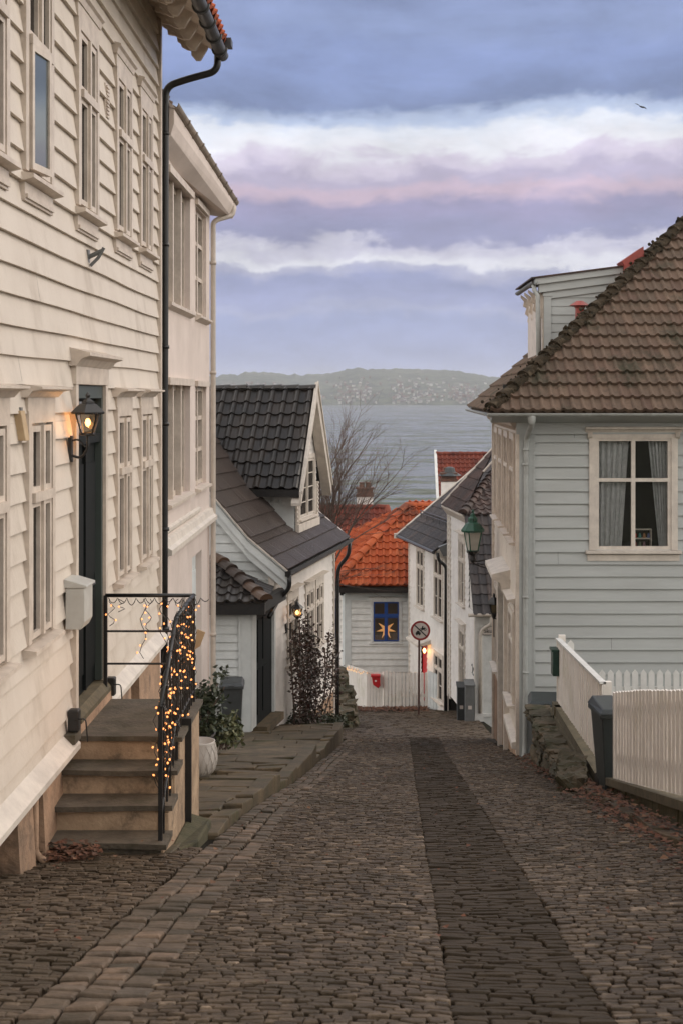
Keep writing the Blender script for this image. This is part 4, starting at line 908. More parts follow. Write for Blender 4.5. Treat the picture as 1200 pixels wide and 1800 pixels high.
FD = Fr(tuple(F3.p(0, ow, 0).xy), tuple(d3.xy), tuple(n3.xy))
window(h3, FD, *WD, M['white_trim'], mull=1, trans=None, cas=.11, bars=3, depth=-.01)
mb = MB(); FD.box(mb, ul, ur, .02, .10, -3.16, -2.97); FD.box(mb, ul-.02, ul+.14, .02, .06, -3.1, -2.1); FD.box(mb, ur-.14, ur+.02, .02, .06, -3.1, -2.1)
for k in range(9):
    for u in (ul+.06, ur-.06): FD.box(mb, u-.03, u+.03, .06, .085, -2.95+k*.1, -2.9+k*.1)
part('dormer_trim', mb, M['white_trim'], h3)
mb = MB()                                         # dormer bargeboards
for sgn in (-1, 1):
    a = F3.p(UM, .06, ZR+.13); b = F3.p(UM+sgn*(HWD+.03), .06, ZR-2.38); w_ = V((0, 0, -.42))
    mb.prism([a, b, b+w_*.75-d3*sgn*.0, a+w_], -n3*.05); mb.prism([a+V((0, 0, .03)), b+V((0, 0, .03)), b-V((0, 0, .05)), a-V((0, 0, .05))], n3*.035)
    mb.prism([a+w_*.9-n3*.04, b+w_*.6-n3*.04, b+w_*.75-n3*.04, a+w_-n3*.04], -n3*.2)
part('dormer_bargeboard', mb, M['white_trim'], h3)
mb = MB(); fl = Fr(tuple(F3.p(UM-HWD+.02, 0, 0).xy), tuple((-n3).xy), tuple((-d3).xy)); fl.box(mb, .0, 3.2, -.12, .03, ZR-2.50, ZR-2.33); part('dormer_fascia', mb, M['black'], h3)

# porch joined to the gable, its roof and doorway
pc = root('entrance_porch', 'grey boarded porch with black pantile hip roof beside the shrub pots', 'porch', F3.p(-1.6, 0, -6.58))
UPC = -1.62
FPf = Fr(tuple(F3.p(UPC, 0, 0).xy), (-1, 0), (0, -1))                # front wall, u to the left
mb = MB(); clap(FPf, mb, .18, 1.6, -6.65, -4.0, (), pitch=.165, lap=.03); part('wall', mb, M['pale'], pc)
mb = MB(); FPf.box(mb, -.02, .19, -.1, .05, -6.6, -4.0); FPf.box(mb, .17, .21, .05, .07, -6.6, -4.0)
F3.box(mb, UPC+.0, UPC+.12, -.05, .04, -6.6, -4.05); F3.box(mb, UPC+.12, UPC+.5, -.1, .012, -6.6, -4.05); F3.box(mb, .18, .3, -.1, .06, -6.8, -4.05); part('corner_board', mb, M['pale'], pc)
mb = MB(); F3.box(mb, UPC+.5, .18, -.12, .0, -6.6, -4.25)
for u in (UPC+.58, UPC+1.02):
    F3.box(mb, u, u+.34, .0, .02, -6.4, -5.5); F3.box(mb, u, u+.34, .0, .02, -5.35, -4.5)
part('door', mb, M['blackdoor'], pc); mb = MB(); F3.box(mb, UPC+.44, .24, -.05, .25, -6.75, -6.60); part('door_step', mb, M['slab'], pc)
mb = MB(); FPf.box(mb, -.32, 1.8, .12, .30, -4.26, -4.02); F3.box(mb, UPC-.25, .3, .12, .28, -4.26, -4.02); part('fascia', mb, M['black'], pc)
mb = MB(); FPf.box(mb, -.2, 1.8, -.1, .12, -4.10, -4.05); F3.box(mb, UPC-.2, .3, -.3, .12, -4.10, -4.05); part('soffit', mb, M['white_trim'], pc)
# porch roof: hip line from the front corner up and back to the gable
c0 = FPf.p(-.34, .32, -4.03); hipend = V((XA(379, 29.7), 29.7, ZA(984, 29.7)))
hd = hipend-c0
sf = hd.z/hd.y; so_ = hd.z/abs(hd.x)
fa = V((-1, 0, 0)); fb = V((0, 1, sf)).normalized()
fm = tiles(c0+V((.05, 0, 0)), fa, fb, 2.4, 2.4, .25, .36, 'pan', .06, .035)
hn = V((hd.y, -hd.x, 0)).normalized()
fm.clip([(c0, hn if hn.dot(V((1, 0, 0))) > 0 else -hn)])
part('roof', fm, M['tile_black'], pc)
sm = tiles(c0, (0, 1, 0), V((-1, 0, so_)).normalized(), 2.0, 2.4, .25, .36, 'pan', .06, .035); sm.clip([(c0, -hn if hn.dot(V((1, 0, 0))) > 0 else hn)]); part('roof', sm, M['tile_black'], pc)
mb = MB(); caps(mb, c0+V((0, 0, .05)), hipend+V((0, 0, .06)), .13, .38, tilt=.05); part('hip', mb, mat('glint_hip_tile', (.1, .06, .04), .35, tone=[(.03, .027, .025), (.10, .055, .032), (.04, .032, .028), (.055, .036, .028)]), pc)  # brown-orange tones put glints into the colour of some dark caps
mb = MB(); mb.tube(bezier([FPf.p(1.02, .34, -4.2), FPf.p(1.02, .32, -4.55), FPf.p(1.2, .06, -4.75), FPf.p(1.24, .06, -5.0), FPf.p(1.24, .06, -6.6)]), .05, 10); part('downpipe', mb, M['black'], pc, smooth=True)
mb = MB(); mb.lathe([(.02, .06), (.05, .04), (.06, 0), (.05, -.03), (.02, -.04)], F3.p(-.35, .1, -4.16), 12); pl = part('porch_lamp', mb, M['bulb'], pc); lamp_light(pc, F3.p(-.35, .16, -4.25), 2.5)

# lantern by the climber
c = F3.p(1.35, .28, -4.78)
ln = root('wall_lantern', 'lit round black lantern above the dark climbing shrub', 'lantern', F3.p(1.35, 0, -5.0), 'wall lanterns')
mb = MB(); mb.tube(bezier([F3.p(1.35, .03, -5.05), F3.p(1.35, .28, -5.1), c+V((0, 0, -.02))]), .012, 6); F3.box(mb, 1.3, 1.4, .02, .05, -5.15, -4.95); part('bracket', mb, M['black'], ln)
mb = MB(); lantern_cage(mb, c, .07, .12, .18, 6); mb.lathe([(.145, 0), (.12, .04), (.05, .09), (.03, .13), (.012, .15), (.02, .18), (.004, .22)], c+V((0, 0, .18)), 6); mb.lathe([(.03, -.05), (.07, -.01), (.07, 0)], c, 6); part('lantern_frame', mb, M['black'], ln)
mb = MB(); lantern_panes(mb, c, .07, .12, .18, 6); part('pane', mb, M['lampglass'], ln)
mb = MB(); mb.lathe([(.004, -.05), (.035, -.02), (.042, 0), (.03, .035), (.008, .05)], c+V((0, 0, .08)), 10); part('bulb', mb, M['bulb_big'], ln, smooth=True); lamp_light(ln, c+V((0, 0, .08)), 5)

# ------------------------------------------------------------------ grey house on the right
RX, RY = 2.58, 24.6
hr = root('grey_house', 'grey clapboard house on the right under an old brown pantile hip roof', 'house', (RX, RY, -6.3))
FF = Fr((RX, RY), (1, 0), (0, -1)); dS = V((.0284, 1, 0)).normalized(); FS = Fr((RX, RY), tuple(dS.xy), (-dS.y, dS.x))
ZE = -.27
WR = ((1045-VPX)*RY/FP-RX, (1178-VPX)*RY/FP-RX, ZA(966, RY), ZA(770, RY))
mb = MB(); clap(FF, mb, .25, 7, -6.5, -.62, [WR], pitch=.211, lap=.036, old=.008); part('front_wall', mb, M['grey'], hr)
mb = MB(); FF.box(mb, .0, .26, -.1, .05, -6.4, -.62); FF.box(mb, .24, .275, .05, .062, -6.4, -.62); part('corner_board', mb, M['grey'], hr)
mb = MB(); FF.box(mb, -.05, 7, -.05, .07, -.66, -.46); FF.ext(mb, [(-.05, -.46), (.09, -.46), (.45, -.36), (.50, -.34), (.50, -.30), (-.05, -.30)], -.5, 7); part('frieze', mb, M['grey'], hr); mb = MB(); FF.box(mb, -.25, 7, -.32, -.26, -.45, .2); FS.box(mb, .3, 7.6, -.32, -.26, -.45, .2); part('loft_light_block', mb, M['room'], hr)  # unseen dark panels added to stop light showing under the tile edges
OPS = [(.55+1.55*k, 1.45+1.55*k, ZA(968, RY+1+1.5*k)+.0*k, 0) for k in range(4)]
zs0 = -2.55; OPS = [(.55+1.6*k, 1.45+1.6*k, zs0, -.78) for k in range(4)]
OPL = [(.7, 1.6, -5.45, -3.95), (5.1, 6.0, -5.7, -4.1)]; DRS = (2.35, 4.0, -7.2, -3.72)
mb = MB(); clap(FS, mb, .05, 7.15, -7.6, -.55, OPS+OPL+[DRS], pitch=.19, lap=.02); part('side_wall', mb, M['cream'], hr)  # turned from the sun; its warm light is put into the cream colour
for o in OPS: window(hr, FS, *o, M['cream_trim'], cas=.12, sillp=.12, proud=.07)
for o in OPL: window(hr, FS, *o, M['white_trim'], cas=.12, sillp=.14, proud=.08, hood=.26)
mb = MB(); FS.box(mb, 2.2, 2.36, 0, .12, -7.2, -3.72); FS.box(mb, 3.98, 4.14, 0, .12, -7.2, -3.72); FS.ext(mb, [(0, -3.72), (.14, -3.72), (.20, -3.5), (.36, -3.42), (.36, -3.34), (0, -3.25)], 2.0, 4.3)
for u in (2.12, 4.0): FS.ext(mb, [(0, -3.78), (.20, -3.62), (.24, -3.46), (0, -3.46)], u, u+.2)
df = part('door_frame', mb, M['white_trim'], hr); mb = MB(); FS.box(mb, 2.36, 3.98, -.15, -.03, -7.2, -3.72); part('door', mb, M['darkgreen'], hr)
mb = MB(); FS.ext(mb, [(-.06, -5.95), (.13, -6.0), (.13, -6.1), (-.06, -6.15)], .0, 2.2); part('water_table', mb, M['white_trim'], hr)
mb = MB(); FS.box(mb, .0, 7.2, -.3, .03, -8, -6.1); FF.box(mb, .03, 7, -.3, .02, -7, -6.3); part('foundation', mb, M['plaster'], hr)
mb = MB(); FS.box(mb, 7.0, 7.2, -.1, .06, -7.8, -.5); FS.box(mb, -.045, .12, -.04, .055, -6.2, -.55); FS.ext(mb, [(0, -.5), (.12, -.52), (.2, -.40), (.42, -.34), (.46, -.30), (0, -.28)], .0, 7.6)
for k in range(18): FS.ext(mb, [(.02, -.62), (.1, -.56), (.16, -.46), (.02, -.46)], .2+k*.4, .3+k*.4)
part('side_trim', mb, M['cream_trim'], hr)
# front window: casing, frame, glass, room with curtains and a toy shelf
u0, u1, z0, z1 = WR
mb = MB(); cw = .085
FF.box(mb, u0-.11, u0, .0, .06, z0, z1+.1); FF.box(mb, u1, u1+.11, .0, .06, z0, z1+.1); FF.box(mb, u0, u1, .0, .06, z1, z1+.1)
FF.ext(mb, [(0, z1+.1), (.07, z1+.1), (.10, z1+.14), (.16, z1+.16), (.16, z1+.19), (0, z1+.21)], u0-.18, u1+.18)
for u in (u0-.14, u1+.06): FF.ext(mb, [(.04, z1-.02), (.09, z1+.02), (.13, z1+.1), (.04, z1+.1)], u, u+.08)
wn = part('window', mb, M['white_trim'], hr)
mb = MB(); FF.ext(mb, [(0, z0), (.12, z0-.02), (.12, z0-.06), (.02, z0-.08), (0, z0-.08)], u0-.17, u1+.17); FF.box(mb, u0-.14, u1+.14, 0, .05, z0-.19, z0-.081); part('sill', mb, M['white_trim'], wn)
mb = MB(); um = (u0+u1)/2; zt = z1-(z1-z0)*.375
for a, b, c_, d in ((u0, u0+.06, z0, z1), (u1-.06, u1, z0, z1), (u0+.06, u1-.06, z0, z0+.06), (u0+.06, u1-.06, z1-.05, z1), (um-.035, um+.035, z0+.06, z1-.05), (u0+.06, um-.035, zt-.03, zt+.03), (um+.035, u1-.06, zt-.03, zt+.03)): FF.box(mb, a, b, -.03, .035, c_, d)
part('frame', mb, M['white_trim'], wn)
mb = MB(); FF.quad(mb, u0, u1, .0, z0, z1); part('pane', mb, M['glass'], wn)
mb = MB(); A, B, D_ = u0-.4, u1+.4, -1.6
mb.face([FF.p(A, D_, z0-.5), FF.p(B, D_, z0-.5), FF.p(B, D_, z1+.3), FF.p(A, D_, z1+.3)]); mb.face([FF.p(A, D_, z0-.5), FF.p(A, -.05, z0-.5), FF.p(A, -.05, z1+.3), FF.p(A, D_, z1+.3)]); mb.face([FF.p(B, D_, z0-.5), FF.p(B, -.05, z0-.5), FF.p(B, -.05, z1+.3), FF.p(B, D_, z1+.3)])
mb.face([FF.p(A, D_, z0-.02), FF.p(B, D_, z0-.02), FF.p(B, -.05, z0-.02), FF.p(A, -.05, z0-.02)]); mb.face([FF.p(A, D_, z1+.2), FF.p(B, D_, z1+.2), FF.p(B, -.05, z1+.2), FF.p(A, -.05, z1+.2)])
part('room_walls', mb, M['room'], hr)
def curtain(a, b, za, zb, taper):
    mb = MB(); n = 46
    for i in range(n):
        s, e = i/n, (i+1)/n
        f = lambda q, w_: FF.p(a+(b-a)*q*(1 if w_ else taper), -.14+.028*math.sin(q*34)+.012*math.sin(q*71), zb if w_ else za)
        mb.face([f(s, 0), f(e, 0), f(e, 1), f(s, 1)])
    return mb
part('curtain', curtain(u0+.02, um-.05, z0-.02, z1, .78), M['curtain'], hr, smooth=True); part('curtain', curtain(u1-.02, um+.28, z0-.02, z1, .45), M['curtain'], hr, smooth=True)
tsz = ZA(958, RY); sh = root('toy_shelf', 'little white shelf with bright toys inside the grey house window', 'shelf', FF.p(um+.1, -.4, z0)); tx = lambda px: (px-VPX)*(RY+.3)/FP-RX
mb = MB(); a, b = tx(1114), tx(1143); zz = [z0+.0, z0+.15, z0+.31]
for z in zz: FF.box(mb, a, b, -.42, -.30, z, z+.018)
FF.box(mb, a-.016, a, -.42, -.30, z0, zz[2]+.018); FF.box(mb, b, b+.016, -.42, -.30, z0, zz[2]+.018); part('frame', mb, M['white_trim'], sh)
tm = mat('toy_paint', (.3, .1, .1), .5, tone=[(.45, .04, .03), (.03, .30, .28), (.5, .22, .03), (.05, .12, .4), (.45, .40, .30)])
for k in range(7):
    mb = MB(); u = a+.03+(b-a-.06)*(k % 4)/3; z = zz[1 if k < 4 else 0]+.018; mb.lathe([(.022, 0), (.026, .03), (.018, .05), (.02, .065), (.004, .085)], FF.p(u, -.36, z), 8, tone=(k*.27) % 1); part('toy', mb, tm, sh)
# roof
cn = V((RX-.56, RY-.6, ZE)); TH = math.atan(.87)
fm = tiles(cn, (1, 0, 0), (0, math.cos(TH), math.sin(TH)), 9.0, 7.0, .172, .335, 'pan', .042, .06)
fm.clip([(cn, (-1, 1, 0))]); fm.clip([((0, RY+4.6, 0), (0, 1, 0))]); part('roof', fm, M['tile_old'], hr)
dl = dS; inn = V((dS.y, -dS.x, 0))
fm2 = tiles(cn, dl, (inn*math.cos(TH)+V((0, 0, math.sin(TH)))).normalized(), 8.4, 6.6, .25, .335, 'pan', .045, .042)
fm2.clip([(cn, (1, -1, 0))]); part('roof', fm2, M['tile_old'], hr)
mb = MB(); caps(mb, cn+V((.05, .05, .05)), cn+V((5.2, 5.2, 5.2*.87+.05)), .125, .33, tilt=.05, seg=8)
rr = random.Random(5)
for k in range(420):                                   # moss tufts along the hip
    f = rr.random(); p = cn+V((5.2, 5.2, 5.2*.87))*f+V((rr.gauss(0, .07), rr.gauss(0, .07), .10+rr.gauss(0, .035))); r_ = rr.uniform(.012, .04); mb.lathe([(r_*.4, -r_), (r_, -.2*r_), (r_*.8, r_*.5), (r_*.1, r_*.9)], p, 5, rr.random())
part('hip', mb, M['hipmoss'], hr)
mb = MB(); gz = ZE-.02
gp = [(.075*math.cos(a)+.60, .06*math.sin(a)+gz) for a in [math.pi+math.pi*i/8 for i in range(9)]]+[(.066*math.cos(a)+.60, .052*math.sin(a)+gz) for a in [2*math.pi-math.pi*i/8 for i in range(9)]]
FF.ext(mb, gp, -.60, 7); gp2 = [(o-.04, z) for o, z in gp]; FS.ext(mb, gp2, -.55, 7.9)
gr_ = part('gutter', mb, M['greypipe'], hr)
mb = MB(); xq = (927-VPX)*RY/FP-RX
mb.tube(bezier([FF.p(xq, .60, gz-.04), FF.p(xq, .58, gz-.2), FF.p(xq-.03, .12, gz-.42), FF.p(xq-.04, .10, gz-.6), FF.p(xq-.06, .10, -6.05), FF.p(xq-.09, .16, -6.22), FF.p(xq-.2, .2, -6.28)]), .046, 12)
for py in (790, 816, 1048, 1180): mb.tube([FF.p(xq-.05, .10, ZA(py, RY)-.02), FF.p(xq-.05, .10, ZA(py, RY)+.02)], .056, 12)
mb.lathe([(.04, -.16), (.06, -.1), (.075, -.02), (.075, .02)], FF.p(xq, .58, gz-.05), 12)
part('downpipe', mb, M['greypipe'], gr_, smooth=True)
# dormer on the street side of the roof
DX, DY = RX+.80, RY+2.9
FC = Fr((DX, DY), (1, 0), (0, -1))
zdt, zdb = ZA(508, DY), ZA(640, DY)
xr_ = XA(1100, DY)-DX
lx = lambda z: 0
mb = MB(); clap(FC, mb, .0, xr_+.6, zdb-.2, zdt+.42, (), pitch=.165, lap=.02, ulim=lambda z: (0, (xr_+.6) if z < zdt else (xr_+.6)))
mb.clip([((DX, DY, zdt-.06), (-.13, 0, 1))]); part('dormer_cheek', mb, M['grey'], hr)
mb = MB(); FC.box(mb, -.02, .12, -.1, .045, zdb-.1, zdt); FC.box(mb, -.04, .14, .0, .06, zdt-.14, zdt-.09); part('dormer_corner_board', mb, M['grey'], hr)
FDm = Fr((DX, DY), (0, 1), (-1, 0)); mb = MB(); clap(FDm, mb, 0, 2.6, zdb-.4, zdt, (), pitch=.165, lap=.02); part('dormer_front', mb, M['white'], hr)
mb = MB(); FDm.box(mb, .4, 2.2, .03, .08, zdb, zdt-.15); FDm.box(mb, 0, .14, .0, .05, zdb-.3, zdt); part('dormer_trim', mb, M['cream_trim'], hr)
mb = MB()                                           # sloping fascia and shed roof
def slab(o0, o1, dz0, dz1, xa, xb): 
    s = .13
    FCp = lambda u, o, dz: FC.p(u, o, zdt+dz+s*u)
    mb.hexa([FCp(xa, o0, dz0), FCp(xb, o0, dz0), FCp(xb, o1, dz0), FCp(xa, o1, dz0), FCp(xa, o0, dz1), FCp(xb, o0, dz1), FCp(xb, o1, dz1), FCp(xa, o1, dz1)])
slab(-.1, .10, -.06, .10, -.12, xr_+.0); slab(-.1, .16, .10, .22, -.2, xr_+.0); slab(-.1, .05, -.20, -.05, .12, xr_+.3); part('dormer_fascia', mb, M['grey'], hr)
mb = MB(); slab(-2.8, .2, .222, .25, -.28, xr_+.0); part('dormer_roof', mb, M['tile_mixed'], hr)
mb = MB()
gpd = [(.06*math.cos(a)+.22, .055*math.sin(a)+zdt+.13) for a in [math.pi+math.pi*i/8 for i in range(9)]]+[(.052*math.cos(a)+.22, .047*math.sin(a)+zdt+.13) for a in [2*math.pi-math.pi*i/8 for i in range(9)]]
FDm.ext(mb, gpd, -.2, 2.9); part('dormer_gutter', mb, M['cabinet'], hr)
mb = MB(); mb.tube(bezier([FDm.p(-.05, .22, zdt+.08), FDm.p(-.05, .20, zdt-.05), FDm.p(-.06, .14, zdt-.12), FDm.p(-.06, .14, zdt-.3), FDm.p(-.06, .12, zdb-.2)]), .045, 10); part('dormer_downpipe', mb, M['greypipe'], hr, smooth=True)
for k in range(4):
    mb = MB(); u = .02+k*.7; FDm.ext(mb, [(.04, zdt-.1), (.24, zdt+.04), (.24, zdt-.02), (.17, zdt-.1), (.19, zdt-.2), (.12, zdt-.24), (.15, zdt-.36), (.08, zdt-.42), (.1, zdt-.52), (.04, zdt-.58)], u, u+.05); part('dormer_bracket', mb, M['cream_trim'], hr)
pv = P(1018, 563, RY+1.75); vp = MB(); vp.lathe([(.085, -.45), (.085, .22), (.10, .235), (.10, .25), (.2, .27), (.06, .36), (.05, .36)], pv+V((0, 0, 0)), 16); part('vent_pipe', vp, M['redmetal'], hr, smooth=False)
mb = MB(); mb.prism([P(1098, 505, RY+2.55), P(1134, 480, RY+2.55), P(1130, 433, RY+2.55), P(1092, 459, RY+2.55), P(1097, 467, RY+2.55)], (0, .6, 0)); part('roof_hatch', mb, M['redmetal'], hr)

# ------------------------------------------------------------------ garden walls, fences and bins on the right
def fence_run(mb, fr, u0, u1, ztop, zbot, o=0, pw_=.085, gap=.012, th=.02, point=0, rj=.004):
    u = u0
    while u < u1-.02:
        b = min(u+pw_, u1); um_ = (u+b)/2; zt, zb = ztop(um_)+random.uniform(-rj, rj), zbot(um_); jo = random.uniform(-.004, .004)+(.008 if rj < .009 and int(u/(pw_+gap)+.5) % 2 else 0); t = random.random()
        if point: mb.prism([fr.p(u, o+jo, zb), fr.p(b, o+jo, zb), fr.p(b, o+jo, zt-point), fr.p(um_, o+jo, zt), fr.p(u, o+jo, zt-point)], fr.n*th, t)
        else: fr.box(mb, u, b, o+jo, o+jo+th, zb, zt, t)
        u = b+gap
NF = Fr((2.80, 0), (0, 1), (-1, 0))            # street-side fences, u = distance
zt1 = lambda y: lerp(y, [(5, -.95), (9, -1.83), (12.7, -2.63), (14.6, -3.02), (16.3, -3.40)]); zb1 = lambda y: lerp(y, [(5, -1.92), (9, -2.72), (12.7, -3.56), (16.3, -4.38)])
f1 = root('board_fence', 'tall white close-boarded fence on a low mossy wall at right edge', 'fence', (2.8, 16.3, -4.6), 'white fences along the right side')
mb = MB(); fence_run(mb, NF, 5, 16.28, zt1, zb1, pw_=.075, gap=.014); part('boards', mb, M['fence'], f1)
mb = MB()
for dz in (.2, .75):
    for y0 in range(5, 16): mb.hexa([NF.p(y0, -.045, zb1(y0)+dz), NF.p(y0+1, -.045, zb1(y0+1)+dz), NF.p(y0+1, -.002, zb1(y0+1)+dz), NF.p(y0, -.002, zb1(y0)+dz), NF.p(y0, -.045, zb1(y0)+dz+.09), NF.p(y0+1, -.045, zb1(y0+1)+dz+.09), NF.p(y0+1, -.002, zb1(y0+1)+dz+.09), NF.p(y0, -.002, zb1(y0)+dz+.09)])
part('rail', mb, M['fence'], f1)
for y in (10.2, 12.6, 14.8, 16.2): mb = MB(); NF.box(mb, y, y+.08, -.13, -.046, zb1(y)-.2, zt1(y)-.1); part('post', mb, M['fence'], f1)
gw = root('low_wall', 'low mossy wall with timber sill carrying the close-boarded white fence', 'wall', (2.8, 16.4, -4.7))
mb = MB(); n = 40
for i in range(n):
    a, b = 5+11.4*i/n, 5+11.4*(i+1)/n; z = lambda y: zb1(y)-.10; q = .03*noise.noise(V((a*2, 0, 0)))
    mb.hexa([(2.74+q, a, zroad(a)-.25), (3.0, a, zroad(a)-.25), (3.0, b, zroad(b)-.25), (2.74+q, b, zroad(b)-.25), (2.755+q, a, z(a)), (3.0, a, z(a)), (3.0, b, z(b)), (2.755+q, b, z(b))])
part('wall_body', mb, M['moss'], gw)
mb = MB(); z = lambda y: zb1(y)-.095
mb.hexa([(2.71, 5, z(5)), (2.95, 5, z(5)), (2.95, 16.36, z(16.36)), (2.71, 16.36, z(16.36)), (2.71, 5, z(5)+.085), (2.95, 5, z(5)+.085), (2.95, 16.36, z(16.36)+.085), (2.71, 16.36, z(16.36)+.085)]); part('sill', mb, M['timber'], gw)
zt2 = lambda y: lerp(y, [(17.4, -3.53), (20.0, -3.60), (21.5, -3.70)]); zb2 = lambda y: lerp(y, [(17.4, -4.52), (21.5, -4.62)])
f2 = root('board_fence', 'short white boarded fence stepping down above the rough stone wall', 'fence', (2.85, 19.4, -4.6), 'white fences along the right side')
NF2 = Fr((2.86, 0), (0, 1), (-1, 0)); mb = MB(); fence_run(mb, NF2, 17.4, 21.55, zt2, zb2, pw_=.075, gap=.012); part('boards', mb, M['fence'], f2)
mb = MB(); zc = lambda y: zt2(y)+.005
mb.hexa([NF2.p(17.4, -.03, zc(17.4)), NF2.p(21.55, -.03, zc(21.55)), NF2.p(21.55, .05, zc(21.55)), NF2.p(17.4, .05, zc(17.4)), NF2.p(17.4, -.03, zc(17.4)+.03), NF2.p(21.55, -.03, zc(21.55)+.03), NF2.p(21.55, .05, zc(21.55)+.03), NF2.p(17.4, .05, zc(17.4)+.03)]); part('cap_rail', mb, M['picket'], f2)
mb = MB(); NF2.box(mb, 21.5, 21.58, -.1, .0, -4.8, -3.62); NF2.box(mb, 17.4, 17.48, -.1, .0, -4.7, -3.5); part('post', mb, M['fence'], f2)
# rough retaining wall below it
rw = root('stone_wall', 'rough mossy stone retaining wall under the short white fence', 'wall', (2.7, 20, -5.4))
mb = MB(); rr = random.Random(21)
def rock(mb, c, s, t, rnd):
    """a rough boulder: a subdivided block pushed about by noise"""
    bm = bmesh.new(); bmesh.ops.create_cube(bm, size=2); bmesh.ops.subdivide_edges(bm, edges=bm.edges[:], cuts=4, use_grid_fill=True); off = V((rnd.uniform(0, 99), rnd.uniform(0, 99), rnd.uniform(0, 99)))
    for q in bm.verts:
        p = q.co; p = p.lerp(p.normalized()*1.25, .3); p = p*(1+.42*noise.noise(p*1.3+off)+.22*noise.noise(p*3.2+off)); q.co = V((p.x*s[0], p.y*s[1], p.z*s[2]))+V(c)
    bm.verts.index_update(); mb.raw([q.co for q in bm.verts], [tuple(q.index for q in f.verts) for f in bm.faces], t); bm.free()
y = 16.9
while y < 22.2:
    L = rr.uniform(.28, .55); z = zroad(y)-.1; top = -4.98+.05*rr.random()
    while z < top:
        h = min(rr.uniform(.14, .26), max(.1, top-z)); rock(mb, (2.70+rr.uniform(-.03, .04), y+L/2+rr.uniform(-.05, .05), z+h/2), (.15, L/2*.98, h/2*1.02), rr.random(), rr); z += h
    rock(mb, (2.66+rr.uniform(-.03, .03), y+L/2, top+.03), (.20, L/2, .07), rr.random(), rr); y += L
for k in range(5): rock(mb, (2.42+.04*k, 17.1+.25*k, zroad(17.2+.3*k)+.08+.05*k), (.16, .17, .14), rr.random(), rr)
o = part('stones', mb, M['rock'], rw)
mb = MB(); mb.box(2.72, 3.1, 16.9, 22.2, -6.2, -4.95); part('backing', mb, M['soil'], rw)
mb = MB(); mb.box(2.78, 2.92, 17.3, 21.7, -4.80, -4.66); mb.box(2.76, 2.80, 17.3, 21.9, -4.96, -4.79); mb.box(2.76, 2.9, 21.3, 21.45, -4.98, -4.66); part('timber_sill', mb, M['timber'], rw)
# picket fence in front of the grey house
pk = root('picket_fence', 'bright white picket fence with pointed slats before the grey house', 'fence', (4, 23.4, -5.2), 'white fences along the right side')
PF = Fr((2.9, 23.3), (1, 0), (0, -1))
mb = MB(); fence_run(mb, PF, .72, 4.2, lambda u: ZA(1176, 23.3), lambda u: ZA(1176, 23.3)-.95, pw_=.098, gap=.036, point=.06, o=.03); part('pickets', mb, M['picket'], pk)
mb = MB(); PF.box(mb, .7, 4.2, -.02, .028, ZA(1216, 23.3), ZA(1207, 23.3)); PF.box(mb, .7, 4.2, -.02, .028, ZA(1216, 23.3)-.5, ZA(1207, 23.3)-.5); part('rail', mb, M['picket'], pk)
PF2 = Fr((2.95, 21.6), (1, 0), (0, -1)); mb = MB(); fence_run(mb, PF2, .05, .2, lambda u: ZA(1124, 21.6), lambda u: -4.7, pw_=.1, gap=.03, point=.06); part('gate_picket', mb, M['picket'], pk)
PF3 = Fr((2.86, 17.0), (1, 0), (0, -1)); mb = MB(); fence_run(mb, PF3, .02, .5, lambda u: ZA(1217, 17.0), lambda u: -4.5, pw_=.11, gap=.03, point=.05); part('gate_picket', mb, M['picket'], pk)
mb = MB(); mb.face([(2.85, 4, -2.3), (8, 4, -2.1), (8, 14, -4.4), (2.85, 14, -4.5)]); mb.face([(2.85, 14, -4.5), (8, 14, -4.4), (8, 24.5, -5.4), (2.85, 24.5, -5.35)]); struct('yard', mb, M['ground'])
def bin_(label, loc, rot, h=1.06, wd=.55, dp=.6, mt='bin'):
    b = root('wheelie_bin', label, 'wheelie bin', loc, 'wheelie bins by the houses'); b.rotation_euler = (0, 0, rot)
    L = V(loc)
    def q(x, y, z): return L+V((x, y, z))
    mb = MB(); a, c_, f, g = wd/2, dp/2, wd/2*.78, dp/2*.74; hb = h-.10
    mb.hexa([q(-f, -g, .06), q(f, -g, .06), q(f, g*.9, .06), q(-f, g*.9, .06), q(-a, -c_, hb), q(a, -c_, hb), q(a, c_, hb), q(-a, c_, hb)]); mb.hexa([q(-a-.025, -c_-.025, hb-.05), q(a+.025, -c_-.025, hb-.05), q(a+.025, c_+.025, hb-.05), q(-a-.025, c_+.025, hb-.05), q(-a-.025, -c_-.025, hb+.002), q(a+.025, -c_-.025, hb+.002), q(a+.025, c_+.025, hb+.002), q(-a-.025, c_+.025, hb+.002)])
    bev(part('body', mb, M[mt], b), .012)
    mb = MB(); mb.hexa([q(-a-.03, -c_-.04, hb+.004), q(a+.03, -c_-.04, hb+.004), q(a+.03, c_+.05, hb+.004), q(-a-.03, c_+.05, hb+.004), q(-a+.02, -c_+.02, hb+.06), q(a-.02, -c_+.02, hb+.06), q(a-.02, c_-.0, hb+.10), q(-a+.02, c_-.0, hb+.10)]); bev(part('lid', mb, M[mt], b), .012)
    mb = MB(); mb.tube([q(-a+.06, c_+.03, hb-.03), q(-a+.06, c_+.10, hb+.0), q(a-.06, c_+.10, hb+.0), q(a-.06, c_+.03, hb-.03)], .016, 8); mb.box(L.x-.05, L.x+.05, L.y-c_-.05, L.y-c_-.01, L.z+hb-.02, L.z+hb+.03); part('handle', mb, M[mt], b)
    for s in (-1, 1):
        mb = MB(); c = q(s*(f-.02), g*.9, .1); mb.tube([c-V((.03, 0, 0)), c+V((.03, 0, 0))], .1, 14); part('wheel', mb, M['black'], b)
    return b
bin_('dark wheelie bin standing against the end of the boarded white fence', (2.93, 16.72, zroad(16.72)-.0), R(4), h=1.10)
